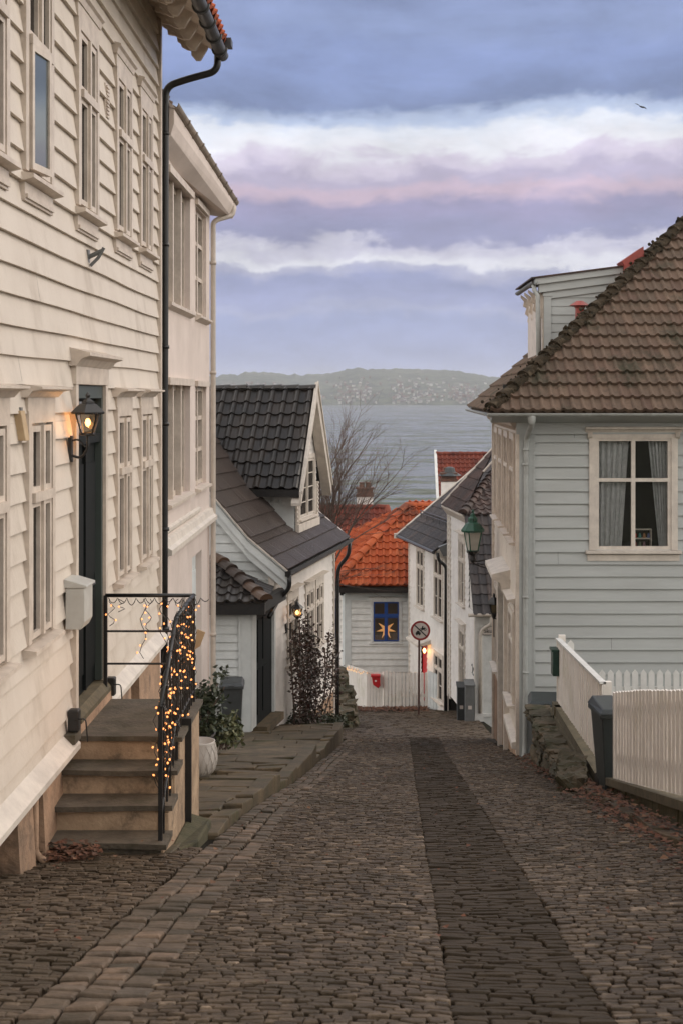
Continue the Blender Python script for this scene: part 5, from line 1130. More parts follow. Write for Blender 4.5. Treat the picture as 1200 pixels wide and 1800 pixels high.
bin_('dark green wheelie bin in the corner under the grey house downpipe', (2.93, 23.6, zroad(23.6)+.02), R(-5), h=1.06)
bin_('grey wheelie bin by the boarded porch behind the shrubs', (XA(408, 27.2), 27.2, ZA(1290, 27.2)), R(3), h=1.05, wd=.42, dp=.5, mt='bin2')
mb_ = root('mailbox', 'dark green mailbox on the far end of the short white fence', 'mailbox', (2.75, 21.4, -4.25), 'mailboxes')
mb = MB(); a, b = XA(971, 21.3), XA(985, 21.3); mb.box(a+.0, 2.85, 21.3, 21.55, ZA(1189, 21.3), ZA(1146, 21.3)); bev(part('box', mb, M['mailgreen'], mb_), .006)
mb = MB(); mb.box(a-.02, 2.852, 21.28, 21.57, ZA(1146, 21.3)+.001, ZA(1142, 21.3)); part('lid', mb, M['mailgreen'], mb_)

# ------------------------------------------------------------------ pots and shrubs by the steps
pY = 17.0; pz = zwalk(16.9)
pt = root('plant_pot', 'white glazed round pot on the stone pavement beyond the steps', 'plant pot', (XA(350, pY), pY, pz), 'plant pots on the pavement')
mb = MB(); mb.lathe([(.13, 0), (.19, .08), (.22, .19), (.215, .30), (.19, .40), (.195, .42), (.18, .42), (.165, .36)], WL[pt.name], 28); part('pot_body', mb, M['potwhite'], pt, smooth=True)
mb = MB()
for s in (-1, 1):                                        # raised lattice
    for k in range(16):
        mb.tube([WL[pt.name]+V((rr_*math.cos(2*math.pi*k/16+s*q*.09), rr_*math.sin(2*math.pi*k/16+s*q*.09), zz)) for q, (rr_, zz) in enumerate([(.165, .04), (.193, .08), (.212, .14), (.222, .19), (.222, .24), (.218, .30), (.206, .35), (.196, .39)])], .004, 4)
part('lattice', mb, M['potwhite'], pt)
mb = MB(); mb.lathe([(.17, .345), (.01, .36)], WL[pt.name], 20); part('soil_fill', mb, M['soil'], pt)
p2 = root('plant_pot', 'dark brown pot holding an evergreen shrub behind the white pot', 'plant pot', (XA(352, 18.0), 18.0, ZA(1345, 18.0)), 'plant pots on the pavement')
mb = MB(); mb.lathe([(.12, 0), (.15, .1), (.19, .3), (.20, .36), (.18, .36), (.17, .3)], WL[p2.name]+V((0, 0, .05)), 20); part('pot_body', mb, M['potdark'], p2, smooth=True)
rs_ = random.Random(4)
def bush(name, label, cat, base, cx, r, h, nst, nlf, size, m, stemm='bark', group=None, tones=(0, 1), shell=.55):
    b = root(name, label, cat, base, group); B = V(base); mb = MB(); ends = []
    for k in range(nst):
        a = rs_.uniform(0, 6.28); rr_ = r*rs_.uniform(.2, .9); tip = V(cx)+V((math.cos(a)*rr_, math.sin(a)*rr_, rs_.uniform(-.4, .5)*h))
        mid = B.lerp(tip, .5)+V((rs_.uniform(-.08, .08), rs_.uniform(-.08, .08), 0)); mb.tube(bezier([B+V((rs_.uniform(-.05, .05), rs_.uniform(-.05, .05), 0)), mid, tip]),   .008, 5); ends.append((mid, tip))
    part('stem', mb, M[stemm], b)
    cl = []
    for k in range(nst*6):
        q, e = rs_.choice(ends); cl.append(q.lerp(e, rs_.uniform(.3, 1.15))+V((rs_.gauss(0, r*.22), rs_.gauss(0, r*.22), rs_.gauss(0, h*.10))))
    mb = MB(); leaves(mb, nlf, lambda: (lambda c: c+V((rs_.gauss(0, r*.16), rs_.gauss(0, r*.16), rs_.gauss(0, r*.16))))(rs_.choice(cl)), size, tones); part('leaves', mb, m, b); return b
bush('shrub', 'leafy evergreen shrub growing in the dark brown pot', 'shrub', P(352, 1318, 18.0), P(368, 1245, 18.1), .30, .62, 14, 1500, .085, M['leaf'], group='shrubs by the steps')
bush('shrub', 'pale mottled low shrub at foot of the grey wheelie bin', 'shrub', P(392, 1318, 19.2), P(397, 1285, 19.3), .26, .34, 10, 800, .08, M['leaf_var'], group='shrubs by the steps')
# climber on the gabled house
cb = root('climbing_shrub', 'tall dark climbing shrub on the front of the gabled house', 'shrub', F3.p(2.2, .2, -7.9)); mb = MB(); tips = []
for k, (u, zt, u2) in enumerate(((1.2, -5.0, 1.0), (1.4, -4.9, 1.7), (1.8, -5.1, 2.1), (2.2, -5.2, 2.3), (2.6, -5.6, 2.9), (3.3, -6.0, 4.4), (3.5, -5.7, 4.9), (3.6, -6.3, 5.4), (1.0, -5.3, .8), (2.0, -5.5, 1.4))):
    a = F3.p(u+.3, .25, -7.75); b = F3.p((u+u2)/2, .28+rs_.uniform(0, .15), (zt-7.7)/2); c = F3.p(u2, .25, zt); mb.tube(bezier([a, b, c]), .018, 5); tips += [(a, b, .12 if k in (5, 6, 7) else .8), (b, c, 1.0)]*(1 if k in (5, 6, 7) else 2)
part('stem', mb, M['bark'], cb)
def cp():
    a, b, wt = rs_.choice(tips)
    if rs_.random() > wt: return None
    p = a.lerp(b, rs_.random()); return p+d3*rs_.gauss(0, .15)+n3*abs(rs_.gauss(0, .12))+V((0, 0, rs_.gauss(0, .16)))
mb = MB(); leaves(mb, 4400, cp, .085); part('leaves', mb, M['leaf_red'], cb)
lv = root('low_hedge', 'dark ground-hugging plants at foot of the climbing shrub', 'shrub', F3.p(3.2, .3, -8.0)); mb = MB()
for i in range(1500):
    u = rs_.uniform(1.3, 6.3); o_ = abs(rs_.gauss(.22, .16)); zb = zroad(F3.p(u, o_, 0).y)+lerp(u, [(1, .35), (6.3, .12)]); q = F3.p(u, o_, zb+abs(rs_.gauss(0, .13))); leaves(mb, 1, lambda: q, .09)
part('leaves', mb, M['leaf'], lv)
mb = MB(); 
for i in range(24): u = rs_.uniform(1.4, 6.2); q = F3.p(u, .2, zroad(F3.p(u, .2, 0).y)+lerp(u, [(1, .3), (6.3, .05)])); mb.tube([q, q+V((rs_.uniform(-.1, .1), -.05, .2))], .006, 4)
part('stem', mb, M['bark'], lv)
# boulders below the far corner of the gabled house
mb = MB(); rr = random.Random(9)
for (px, py, s, yy) in ((592, 1200, .26, 39.5), (601, 1225, .30, 39), (590, 1240, .34, 38.3), (607, 1248, .30, 38), (596, 1262, .36, 37.3), (611, 1266, .24, 37.2), (588, 1275, .30, 36.9), (603, 1280, .22, 36.8), (598, 1185, .2, 40.2), (590, 1218, .25, 38.9)):
    rock(mb, P(px, py, yy), (s, s*1.2, s*.75), rr.random(), rr)
single('rock_pile', mb, M['rock'], 'heap of mossy rocks at end of the white curved fence', 'rocks', P(600, 1280, 37.5))

# ------------------------------------------------------------------ fallen leaves
mb = MB(); rr = random.Random(31)
def leaf_at(x, y, z, s):
    a = rr.uniform(0, 6.28); d = V((math.cos(a), math.sin(a), rr.uniform(-.2, .3)))*s; q = V((-math.sin(a), math.cos(a), rr.uniform(-.3, .3)))*s*.55; p = V((x, y, z)); mb.raw([p, p+d*.5+q+V((0, 0, s*.2)), p+d, p+d*.5-q+V((0, 0, s*.15))], [(0, 1, 2), (0, 2, 3)], rr.random())
for i in range(1500):
    y = rr.uniform(9, 24); x = lerp(y, EDGE_R)+rr.gauss(.02, .14)+(.1 if y > 17 else 0); leaf_at(x, y, zroad(y)+.03+rr.uniform(0, .03)+(.05 if x > lerp(y, EDGE_R) else 0), rr.uniform(.03, .07))
for i in range(1900):
    y = 47.5-abs(rr.gauss(0, .9)); x = rr.uniform(-1.6, 1.9); leaf_at(x, y, zroad(y)+.03+rr.uniform(0, .05), rr.uniform(.05, .10))
for i in range(260):
    y = rr.uniform(6, 32); x = rr.uniform(-2.3, 2.4); leaf_at(x, y, zroad(y)+.03+(.1 if x < -1.3 else 0), rr.uniform(.02, .045))
for i in range(260): leaf_at(rr.uniform(-2.45, -2.05), rr.uniform(10.55, 10.95), zroad(10.75)+.02+abs(rr.gauss(0, .03)), rr.uniform(.03, .06))
struct('fallen_leaves', mb, M['litter'], kind='stuff')

# ------------------------------------------------------------------ corner house on the right of the lane (brown hip roof)
d6 = V((-.113, 1, 0)).normalized(); F6 = Fr((2.99, 40), tuple(d6.xy), (-d6.y, d6.x)); in6 = V((d6.y, -d6.x, 0))
h6 = root('corner_house', 'white lane house with brown and dark tiles reaching low to the front', 'house', (2.99, 40, -9.1))
ZE6 = -3.45
O6 = [(1.75, 2.55, -6.15, -4.3), (1.7, 2.5, -8.6, -6.95)]
mb = MB(); clap(F6, mb, 0, 4.65, -9.3, -6.1, [O6[1]], pitch=.18, lap=.03); clap(F6, mb, 1.0, 4.65, -6.1, ZE6, [O6[0]], pitch=.18, lap=.03)
mb.face([F6.p(0, 0, -6.1), F6.p(1.0, 0, -6.1), F6.p(1.0, 0, ZE6)]); part('side_wall', mb, M['white'], h6)
for o in O6: window(h6, F6, *o, M['white_trim'], cas=.11, hood=.18, bars=1)
mb = MB(); F6.box(mb, -.04, .13, -.1, .045, -9.2, -6.1); F6.box(mb, 4.5, 4.65, -.1, .05, -9.4, ZE6); F6.box(mb, 4.1, 4.28, .0, .05, -9.4, ZE6); F6.ext(mb, [(0, ZE6-.25), (.05, ZE6-.25), (.22, ZE6-.02), (.22, ZE6+.02), (0, ZE6+.02)], 1.0, 4.7); part('corner_board', mb, M['white_trim'], h6)
G6 = Fr((2.99, 40), tuple(in6.xy), tuple((-d6).xy))
mb = MB(); clap(G6, mb, .12, 3.5, -9.5, -6.3, (), pitch=.085, lap=.010); part('front_wall', mb, M['shutter'], h6)
mb = MB(); G6.box(mb, -.04, .2, 0, .05, -9.6, -6.15); G6.box(mb, .2, 3.5, 0, .04, -6.42, -6.15); G6.box(mb, .2, 3.5, 0, .05, -9.02, -8.93); part('front_trim', mb, M['picket'], h6)
mb = MB(); mb.tube([G6.p(-.3, .42, -6.1), G6.p(3.5, .42, -6.1)], .05, 8); g6 = part('gutter', mb, M['creampipe'], h6)
mb = MB(); mb.tube(bezier([G6.p(.36, .42, -6.15), G6.p(.36, .42, -6.35), G6.p(.16, .12, -6.55), G6.p(.1, .1, -6.7), G6.p(.1, .1, -8.9)]), .05, 8); part('downpipe', mb, M['white_trim'], g6, smooth=True)
mb = MB(); F6.box(mb, .1, 4.6, -4, -.2, -9.3, -6.3); F6.box(mb, 1.2, 4.6, -4, -.2, -6.3, -3.6); part('inner_light_block', mb, M['room'], h6)
a6 = F6.p(1.0, .05, ZE6); e6 = F6.p(0, .05, -6.1)-d6*.42
bf = (a6-e6); lnf = bf.length+.1
mb = tiles(e6-in6*.1, in6, bf.normalized(), 4, lnf, .22, .30, 'pan', .055, .035); part('front_roof', mb, M['tile_dark'], h6)
hip0 = F6.p(.95, .2, ZE6+.03); up6 = (in6+V((0, 0, 1.07))).normalized()
mb = tiles(hip0, d6, up6, 3.8, 3.6, .30, .40, 'rib', .012, .03)
hip1 = V((XA(866, 44.6), 44.6, ZA(834, 44.6))); hd6 = (hip1-hip0); hn6 = V((hd6.y, -hd6.x, 0)).normalized()
mb.clip([(hip0, hn6 if hn6.dot(in6-d6*.2) > 0 else -hn6)]); part('roof', mb, M['tile_mixed'], h6)
sfu = (d6*1.0+V((0, 0, .31))).normalized(); mb = tiles(hip0-in6*.05, in6, sfu, 4, 5, .24, .36, 'pan', .05, .03); mb.clip([(hip0, -hn6 if hn6.dot(in6-d6*.2) > 0 else hn6)]); part('roof', mb, M['tile_mixed'], h6)
mb = MB(); caps(mb, hip0+V((0, 0, .04)), hip0+hd6*1.3+V((0, 0, .04)), .13, .4, tilt=.04); part('hip', mb, M['tile_mixed'], h6)
mb = MB(); vg = F6.p(4.72, .2, ZE6+.05); mb.tube([vg, vg+(in6+V((0, 0, 1.07)))*2.6], .05, 6); mb.tube([F6.p(3.1, .2-1.0, ZE6+1.15), F6.p(3.1, .2-1.8, ZE6+2.02)], .03, 6); part('verge', mb, M['creampipe'], h6)
# street name plate
np_ = root('street_sign', 'small white street name plate on the white boards under low tiles', 'sign', G6.p(.6, .05, -6.75))
pz0, pz1 = ZA(1116, 40), ZA(1101, 40); mb = MB(); G6.box(mb, .17, 1.0, .045, .06, pz0, pz1); part('plate', mb, M['sign_white'], np_)
mb = MB()
for a, b, c_, d in ((.17, 1.0, pz0, pz0+.012), (.17, 1.0, pz1-.012, pz1), (.17, .182, pz0+.012, pz1-.012)): G6.box(mb, a, b, .06, .064, c_, d)
part('border', mb, M['sign_black'], np_)
cu = bpy.data.curves.new('lettering', 'FONT'); cu.body = "Sku"; cu.size = .17; cu.extrude = .003; to = bpy.data.objects.new('tmp', cu); C.objects.link(to)
bpy.context.view_layer.update(); me = bpy.data.meshes.new_from_object(to.evaluated_get(bpy.context.evaluated_depsgraph_get())); bpy.data.objects.remove(to)
tx_ = bpy.data.objects.new('lettering', me); C.objects.link(tx_); tx_.parent = np_; me.materials.append(M['sign_black'])
tx_.rotation_euler = (R(90), 0, math.atan2(in6.y, in6.x)); tx_.location = G6.p(.205, .064, pz0+.06)-WL[np_.name]; WL[tx_.name] = V((0, 0, 0))
om = MB(); q = [F6.p(.42+.09*math.cos(a), .03, ZA(1180, 40)+.12*math.sin(a)) for a in [.6+4.4*i/14 for i in range(15)]]; om.tube(q, .018, 6); om.tube([F6.p(.36, .03, ZA(1189, 40)), F6.p(.2, .03, ZA(1190, 40))], .016, 6)
single('wall_ornament', om, M['cabinet'], 'curly dark scribbled hook on white boards above the grey cabinets', 'ornament', F6.p(.4, .03, ZA(1180, 40)))  # raised tube standing in for a small scribbled mark
for (x0, x1, y0, y1, yy, lb, mt) in ((803, 817, 1210, 1266, 40.6, 'narrow slate utility cabinet, left of the pair by the white wall', 'bin2'), (817, 833, 1206, 1267, 39.8, 'grey steel utility cabinet, right of the pair by the white wall', 'cabinet')):
    cbx = root('utility_cabinet', lb, 'utility cabinet', P((x0+x1)/2, y1, yy), 'utility cabinets'); a, b = P(x0, y1, yy), P(x1, y0, yy)
    mb = MB(); mb.box(a.x, b.x, yy, yy+.35, a.z-.1, b.z); bev(part('case', mb, M[mt], cbx), .012); mb = MB(); mb.prism([(a.x-.02, yy-.03, b.z), (b.x+.02, yy-.03, b.z), (b.x+.02, yy+.4, b.z+.09), (a.x-.02, yy+.4, b.z+.09)], (0, 0, .03)); part('roof', mb, M[mt], cbx)
    mb = MB(); mb.box((a.x+b.x)/2-.05, (a.x+b.x)/2+.05, yy-.008, yy-.001, a.z+.32, a.z+.42); part('notice', mb, M['sign_white'], cbx)

# ------------------------------------------------------------------ white house with dark slate roof beyond it
d7 = V((-.2, 1, 0)).normalized(); F7 = Fr((2.45, 46), tuple(d7.xy), (-d7.y, d7.x)); in7 = V((d7.y, -d7.x, 0))
h7 = root('white_house', 'white two storey house with slate grey roof and snow guard', 'house', (2.45, 46, -10.3)); ZE7 = -4.98
O7 = [(.35, 1.35, -7.3, -5.35), (2.95, 3.85, -7.3, -5.35), (.3, 1.35, -10.0, -8.55)]
D7 = (2.45, 3.3, -10.5, -8.4)
mb = MB(); clap(F7, mb, 0, 5.2, -10.6, ZE7, O7+[D7], pitch=.19, lap=.032); part('side_wall', mb, M['white'], h7)
for o in O7: window(h7, F7, *o, M['white_trim'], cas=.11, mull=1, bars=1, sillp=.12)
mb = MB(); F7.box(mb, -.02, .14, -.1, .04, -10.5, ZE7); F7.box(mb, 5.06, 5.22, -.1, .04, -10.5, ZE7); F7.ext(mb, [(0, ZE7-.3), (.04, ZE7-.3), (.3, ZE7-.05), (.3, ZE7), (0, ZE7)], -.1, 5.3); part('corner_board', mb, M['white_trim'], h7)
mb = MB(); F7.box(mb, 2.45, 3.3, -.12, -.03, -10.5, -8.4); dr = part('door', mb, M['mailred'], h7)
mb = MB(); F7.ext(mb, [(0, -8.35), (.5, -8.45), (.5, -8.38), (0, -8.2)], 1.9, 3.6); part('door_hood', mb, M['white_trim'], h7)
lp = root('wall_lamp', 'small glowing lamp beside the red door of the white house', 'lamp', F7.p(2.3, .2, -9.0)); mb = MB(); c = F7.p(2.25, .16, ZA(1145, 48)); mb.lathe([(.02, -.09), (.045, -.05), (.055, .01), (.035, .06), (.01, .08)], c, 12); part('globe', mb, M['bulb_big'], lp, smooth=True); lamp_light(lp, c+V((-.12, -.1, 0)), 6); mb = MB(); mb.tube([F7.p(2.25, 0, c.z+.15), F7.p(2.25, .16, c.z+.15), c+V((0, 0, .1))], .012, 5); part('bracket', mb, M['black'], lp)
mb = tiles(F7.p(-.1, .38, ZE7-.02), d7, (in7+V((0, 0, .82))).normalized(), 5.5, 5.6, .30, .40, 'rib', .02, .025); part('roof', mb, M['tile_dark'], h7)
mb = MB()
for dz in (0, .1): mb.tube([F7.p(.3, -.35, ZE7+.78+dz), F7.p(5.0, -.35, ZE7+.78+dz)], .022, 6)
for k in range(6): mb.tube([F7.p(.4+k*.9, -.35, ZE7+.55), F7.p(.4+k*.9, -.35, ZE7+.9)], .015, 5)
part('snow_guard', mb, M['gutter'], h7)
mb = MB(); mb.tube([F7.p(-.1, .42, ZE7-.06), F7.p(5.45, .42, ZE7-.06)], .06, 8); g7 = part('gutter', mb, M['gutter'], h7)
mb = MB(); mb.tube([F7.p(5.4, .38, ZE7+.02), F7.p(5.4, .38, ZE7+.02)+(in7+V((0, 0, .82)))*4.5], .05, 6); mb.box(F7.p(5.4, .4, 0).x-.12, F7.p(5.4, .4, 0).x+.1, F7.p(5.4, .4, 0).y-.1, F7.p(5.4, .4, 0).y+.1, ZE7-.14, ZE7+.03); part('verge', mb, M['white_trim'], h7)
mb = MB(); mb.tube(bezier([P(768, 972, 45.8), P(770, 985, 45.8), P(783, 995, 45.8), P(783, 1010, 45.8), P(782, 1251, 45.8)]), .055, 8); part('downpipe', mb, M['black'], g7, smooth=True)
mb = MB(); mb.prism([P(770, 962, 45.5), P(788, 955, 45.5), P(788, 976, 45.5), P(778, 978, 45.5)], (0, .3, 0)); part('gable_return', mb, M['cabinet'], h7)
mb = MB(); F7.box(mb, .1, 5.1, -4, -.2, -10.6, -5.2); part('inner_light_block', mb, M['room'], h7)

# ------------------------------------------------------------------ house with the orange roof and blue windows
h8 = root('orange_roofed_house', 'white house with bright orange tiled roof and blue framed windows', 'house', (-.87, 52, -11.5))
F8 = Fr((-.87, 52), (1, 0), (0, -1)); d8 = V((-.42, 1, 0)).normalized(); S8 = Fr((-.87, 52), tuple(d8.xy), (-d8.y, d8.x))
W8 = (XA(655, 52)+.87, XA(701, 52)+.87, ZA(1128, 52), ZA(1057, 52))
mb = MB(); clap(F8, mb, .05, 3.2, -12.2, -7.25, [W8], pitch=.235, lap=.045); part('front_wall', mb, M['picket'], h8)
B8 = (.5, 1.5, W8[2], W8[3]); mb = MB(); clap(S8, mb, .05, 6, -12.2, -7.25, [B8], pitch=.235, lap=.045); part('side_wall', mb, M['white'], h8)
window(h8, F8, *W8, M['picket'], pane=M['glass'], trans=.36, cas=.09, sashmat=M['blue'], hood=.1, sillp=.06)
window(h8, S8, *B8, M['picket'], trans=.36, cas=.09, sashmat=M['blue'])
mb = MB(); F8.box(mb, -.03, .2, -.05, .05, -12, -7.25); F8.box(mb, -.02, 3.2, -.02, .04, -7.5, -7.2); F8.box(mb, 3.05, 3.2, -.02, .05, -12, -7.25); S8.box(mb, -.04, .2, -.04, .05, -12, -7.25); part('corner_board', mb, M['pale'], h8)
mb = MB(); a, b = W8[0]-.2, W8[1]+.2
for q in ([F8.p(a, -.9, W8[2]-.2), F8.p(b, -.9, W8[2]-.2), F8.p(b, -.9, W8[3]+.2), F8.p(a, -.9, W8[3]+.2)], [F8.p(a, -.9, W8[2]-.2), F8.p(a, -.1, W8[2]-.2), F8.p(a, -.1, W8[3]+.2), F8.p(a, -.9, W8[3]+.2)], [F8.p(b, -.9, W8[2]-.2), F8.p(b, -.1, W8[2]-.2), F8.p(b, -.1, W8[3]+.2), F8.p(b, -.9, W8[3]+.2)]): mb.face(q)
part('room_walls', mb, mat('warm_room_wall', (.14, .11, .075), .9), h8)
sc = F8.p((W8[0]+W8[1])/2, -.22, W8[2]+.42); stx = root('paper_star', 'glowing orange seven pointed paper star inside the blue window', 'star lamp', sc)
mb = MB()
for k in range(7):
    a0 = math.pi/2+2*math.pi*k/7; tip = sc+V((.37*math.cos(a0), 0, .37*math.sin(a0))); l, r_ = [sc+V((.13*math.cos(a0+s*.449), 0, .13*math.sin(a0+s*.449))) for s in (1, -1)]; rid = sc+V((.09*math.cos(a0), -.07, .09*math.sin(a0)))
    mb.face([tip, l, sc+V((0, -.08, 0))]); mb.face([tip, sc+V((0, -.08, 0)), r_]); mb.face([tip, r_, sc+V((0, .08, 0))]); mb.face([tip, sc+V((0, .08, 0)), l])
part('paper_points', mb, M['star'], stx); mb = MB(); mb.tube([sc+V((0, 0, .3)), sc+V((0, 0, .95))], .006, 4); part('cord', mb, M['black'], stx)
E8 = V((XA(586, 51.4), 51.4, -6.85)); t8 = math.atan(.98)
fm = tiles(E8, (1, 0, 0), (0, math.cos(t8), math.sin(t8)), 6, 4.05, .25, .33, 'pan', .085, .06)
ap = E8+V((2.72, 2.72, 2.72*.98)); hn = V((ap-E8).xy.to_3d()); hn = V((-hn.y, hn.x, 0)).normalized(); fm.clip([(E8, hn)]); part('roof', fm, M['tile_orange'], h8)
in8 = V((d8.y, -d8.x, 0)); up8 = None
n8 = d8.cross(ap-E8).normalized(); up8 = (n8.cross(d8)).normalized(); up8 = up8 if up8.z > 0 else -up8
lm = tiles(E8, d8, up8, 7.5, 6, .25, .33, 'pan', .085, .06); lm.clip([(E8, -hn)])
ap2 = E8+d8*6.0; hb = V((ap-ap2).xy.to_3d()); hbn = V((-hb.y, hb.x, 0)).normalized(); hbn = hbn if hbn.dot(d8) > 0 else -hbn; lm.clip([(ap2, hbn)]); part('roof', lm, M['tile_orange'], h8)
mb = MB(); caps(mb, E8+V((0, 0, .05)), ap+V((0, 0, .05)), .16, .42, tilt=.05); caps(mb, ap+V((0, 0, .02)), ap+V((4, 0, .02)), .15, .4, tilt=.02); part('hip', mb, M['tile_orange'], h8)
mb = MB(); F8.box(mb, -.35, 3.3, .35, .55, -7.12, -6.92); S8.box(mb, -.3, 6, .25, .4, -7.12, -6.92); part('gutter', mb, M['tile_black'], h8)
mb = MB(); F8.box(mb, -.2, 3.2, -.1, .36, -7.14, -7.10); part('soffit', mb, M['timber'], h8); mb = MB(); F8.box(mb, -.2, 3.2, -.12, -.06, -7.3, -6.5); S8.box(mb, 0, 6, -.12, -.06, -7.3, -6.5); part('loft_light_block', mb, M['room'], h8)  # dark panels added inside the loft to block light under the tiles
# red roofed house behind it
h9 = root('red_roofed_house', 'house with dull red tiled roof and brick chimney behind orange roof', 'house', (-3, 62, -13))
t9 = math.atan(.9); zr9 = ZA(891, 66); e9 = V((-4.6, 66-3.4, zr9-3.4*.9))
fm = tiles(e9, (1, 0, 0), (0, math.cos(t9), math.sin(t9)), 7.2, 4.6, .25, .34, 'pan', .08, .05); rx9 = XA(679, 66); fm.clip([((rx9, 66, 0), (1, .33, 0))]); part('roof', fm, M['tile_red'], h9)
mb = MB(); caps(mb, V((-4.6, 66, zr9)), V((rx9, 66, zr9)), .15, .42); caps(mb, V((rx9, 66, zr9)), V((rx9+1.1, 62.6, zr9-3.4*.9)), .15, .42); part('ridge', mb, M['tile_red'], h9)
mb = MB(); mb.box(-4.4, 1.9, 63, 70, -16, zr9-2.95); part('wall', mb, M['white'], h9); mb = MB(); mb.face([(-4.6, 66, zr9), (rx9, 66, zr9), (rx9+1, 70, zr9-3.2), (-4.6, 70, zr9-3.2)]); part('rear_roof', mb, M['tile_red'], h9)
def chimney(par, px0, px1, ytop, ybot, Y, white=True):
    a, b = P(px0, ybot, Y), P(px1, ytop, Y); w_ = b.x-a.x; H_ = b.z-a.z
    mb = MB(); mb.box(a.x, b.x, Y, Y+w_*.8, a.z-1.5, a.z+H_*.45); ch = part('chimney', mb, M['white'] if white else M['brick'], par)
    mb = MB(); mb.box(a.x-.05, b.x+.05, Y-.05, Y+w_*.8+.05, a.z+H_*.45, a.z+H_*.55); mb.box(a.x, b.x, Y, Y+w_*.8, a.z+H_*.55, a.z+H_*.74); mb.box(a.x-.06, b.x+.06, Y-.06, Y+w_*.8+.06, a.z+H_*.74, a.z+H_*.82); part('stack', mb, M['brick'], ch)
    for k in range(2): mb = MB(); mb.lathe([(.13, 0), (.11, H_*.16), (.14, H_*.16), (.13, H_*.2)], (a.x+w_*(.3+.4*k), Y+w_*.4, a.z+H_*.82), 10); part('chimney_pot', mb, M['brick'], ch)
chimney(h9, 627, 655, 849, 893, 66.4)
# second red roof higher on the right
h10 = root('hillside_house', 'red tiled house with white gable boards above the slate roof', 'house', (5, 80, -17))
zr10 = ZA(797, 80); t10 = math.atan(.9); x0 = XA(766, 80); Ln = (ZA(797, 80)-ZA(858, 78))/math.sin(t10)+1.2
fm = tiles(V((x0, 80-2.9, zr10-2.9*.9)), (1, 0, 0), (0, math.cos(t10), math.sin(t10)), 9, 2.9/math.cos(t10), .25, .34, 'pan', .08, .05); part('roof', fm, M['tile_red'], h10)
mb = MB(); caps(mb, V((x0, 80, zr10)), V((x0+9, 80, zr10)), .13, .42); part('ridge', mb, M['tile_red'], h10)
mb = MB(); mb.hexa([(x0-.12, 77.0, zr10-2.95), (x0+.02, 77.0, zr10-2.95), (x0+.02, 80.1, zr10-.1), (x0-.12, 80.1, zr10-.1), (x0-.12, 77.0, zr10-2.55), (x0+.02, 77.0, zr10-2.55), (x0+.02, 80.1, zr10+.2), (x0-.12, 80.1, zr10+.2)]); mb.hexa([(x0-.05, 80, zr10-.1), (x0+.3, 80, zr10-2.6), (x0+.5, 80, zr10-2.6), (x0+.1, 80, zr10-.1), (x0-.05, 80.1, zr10-.1), (x0+.3, 80.1, zr10-2.6), (x0+.5, 80.1, zr10-2.6), (x0+.1, 80.1, zr10-.1)]); part('gable_board', mb, M['picket'], h10)
mb = MB(); mb.box(x0+.25, x0+9, 77.6, 82, -22, zr10-2.7); mb.prism([(x0+.2, 77.4, zr10-2.75), (x0+.2, 82.6, zr10-2.75), (x0+.2, 80, zr10-.15)], (8.7, 0, 0)); part('wall', mb, M['white'], h10)
chimney(h10, 775, 801, 823, 866, 75)
mb = MB(); cy = P(790, 838, 75); mb.lathe([(.62, 0), (.55, .06), (.3, .2), (.26, .4), (.12, .46)], (cy.x, 75.3, cy.z+.05), 10); part('cowl', mb, M['bin2'], h10)

# ------------------------------------------------------------------ curved white fence at the bend
cf = root('curved_fence', 'white boarded fence curving round the bend with red mailbox on it', 'fence', (-.5, 48, -10.5))
fpts = [(603, 1168, 1212, 53.5), (616, 1170, 1228, 51), (630, 1174, 1243, 49.2), (645, 1180, 1251, 48.3), (672, 1182, 1252, 48.2), (676, 1178, 1252, 48.1), (700, 1181, 1254, 48.0), (752, 1181, 1254, 47.9)]
mb = MB(); lt = []
for (a, b) in zip(fpts[:-1], fpts[1:]):
    pa, pb_ = P(a[0], a[2], a[3]), P(b[0], b[2], b[3]); za, zb_ = ZA(a[1], a[3]), ZA(b[1], b[3]); dd = (pb_-pa); dd.z = 0; L = dd.length; fr = Fr(tuple(pa.xy), tuple(dd.normalized().xy), (dd.y/L, -dd.x/L))
    fence_run(mb, fr, 0, L, lambda u: za+(zb_-za)*u/L, lambda u: pa.z+(pb_.z-pa.z)*u/L-.12, pw_=.095, gap=.012 if a[0] < 676 else .03, th=.022, point=0 if a[0] < 676 else .04, rj=.01)
    if a[0] < 672:
        for k in range(int(L/.16)): lt.append(fr.p(k*.16, .05, za+(zb_-za)*k*.16/L-.03-.10*abs(math.sin(k*.8))))
part('boards', mb, M['fence'], cf); mb = MB(); mb.box(P(676, 0, 48.2).x, P(750, 0, 48).x, 48.16, 48.22, -10.2, -10.1); part('rail', mb, M['fence'], cf)
g4 = root('fence_gate', 'weathered grey boarded gate at right end of the curved fence', 'gate', P(765, 1254, 47.6)); mb = MB(); a, b = P(752, 1254, 47.6), P(779, 1254, 46.6); dd = b-a; dd.z = 0; fr = Fr(tuple(a.xy), tuple(dd.normalized().xy), (dd.y, -dd.x)); fence_run(mb, fr, 0, dd.length, lambda u: ZA(1181, 47.3), lambda u: ZA(1254, 47.3)-.1, pw_=.09, gap=.014, point=.05); part('boards', mb, M['pale'], g4)
mb = MB(); fr.box(mb, 0, dd.length, -.05, -.001, ZA(1200, 47.3)-.05, ZA(1200, 47.3)+.05); fr.box(mb, 0, dd.length, -.05, -.001, ZA(1240, 47.3)-.05, ZA(1240, 47.3)+.05); part('rail', mb, M['pale'], g4)
sl = root('string_lights', 'unlit-looking pale light garland draped along the curved fence top', 'string lights', lt[0]); sl['label'] = 'pale fairy light garland draped along top of the curved fence'; mb = MB(); mb.tube(lt, .008, 5); part('wire', mb, M['wood'], sl)
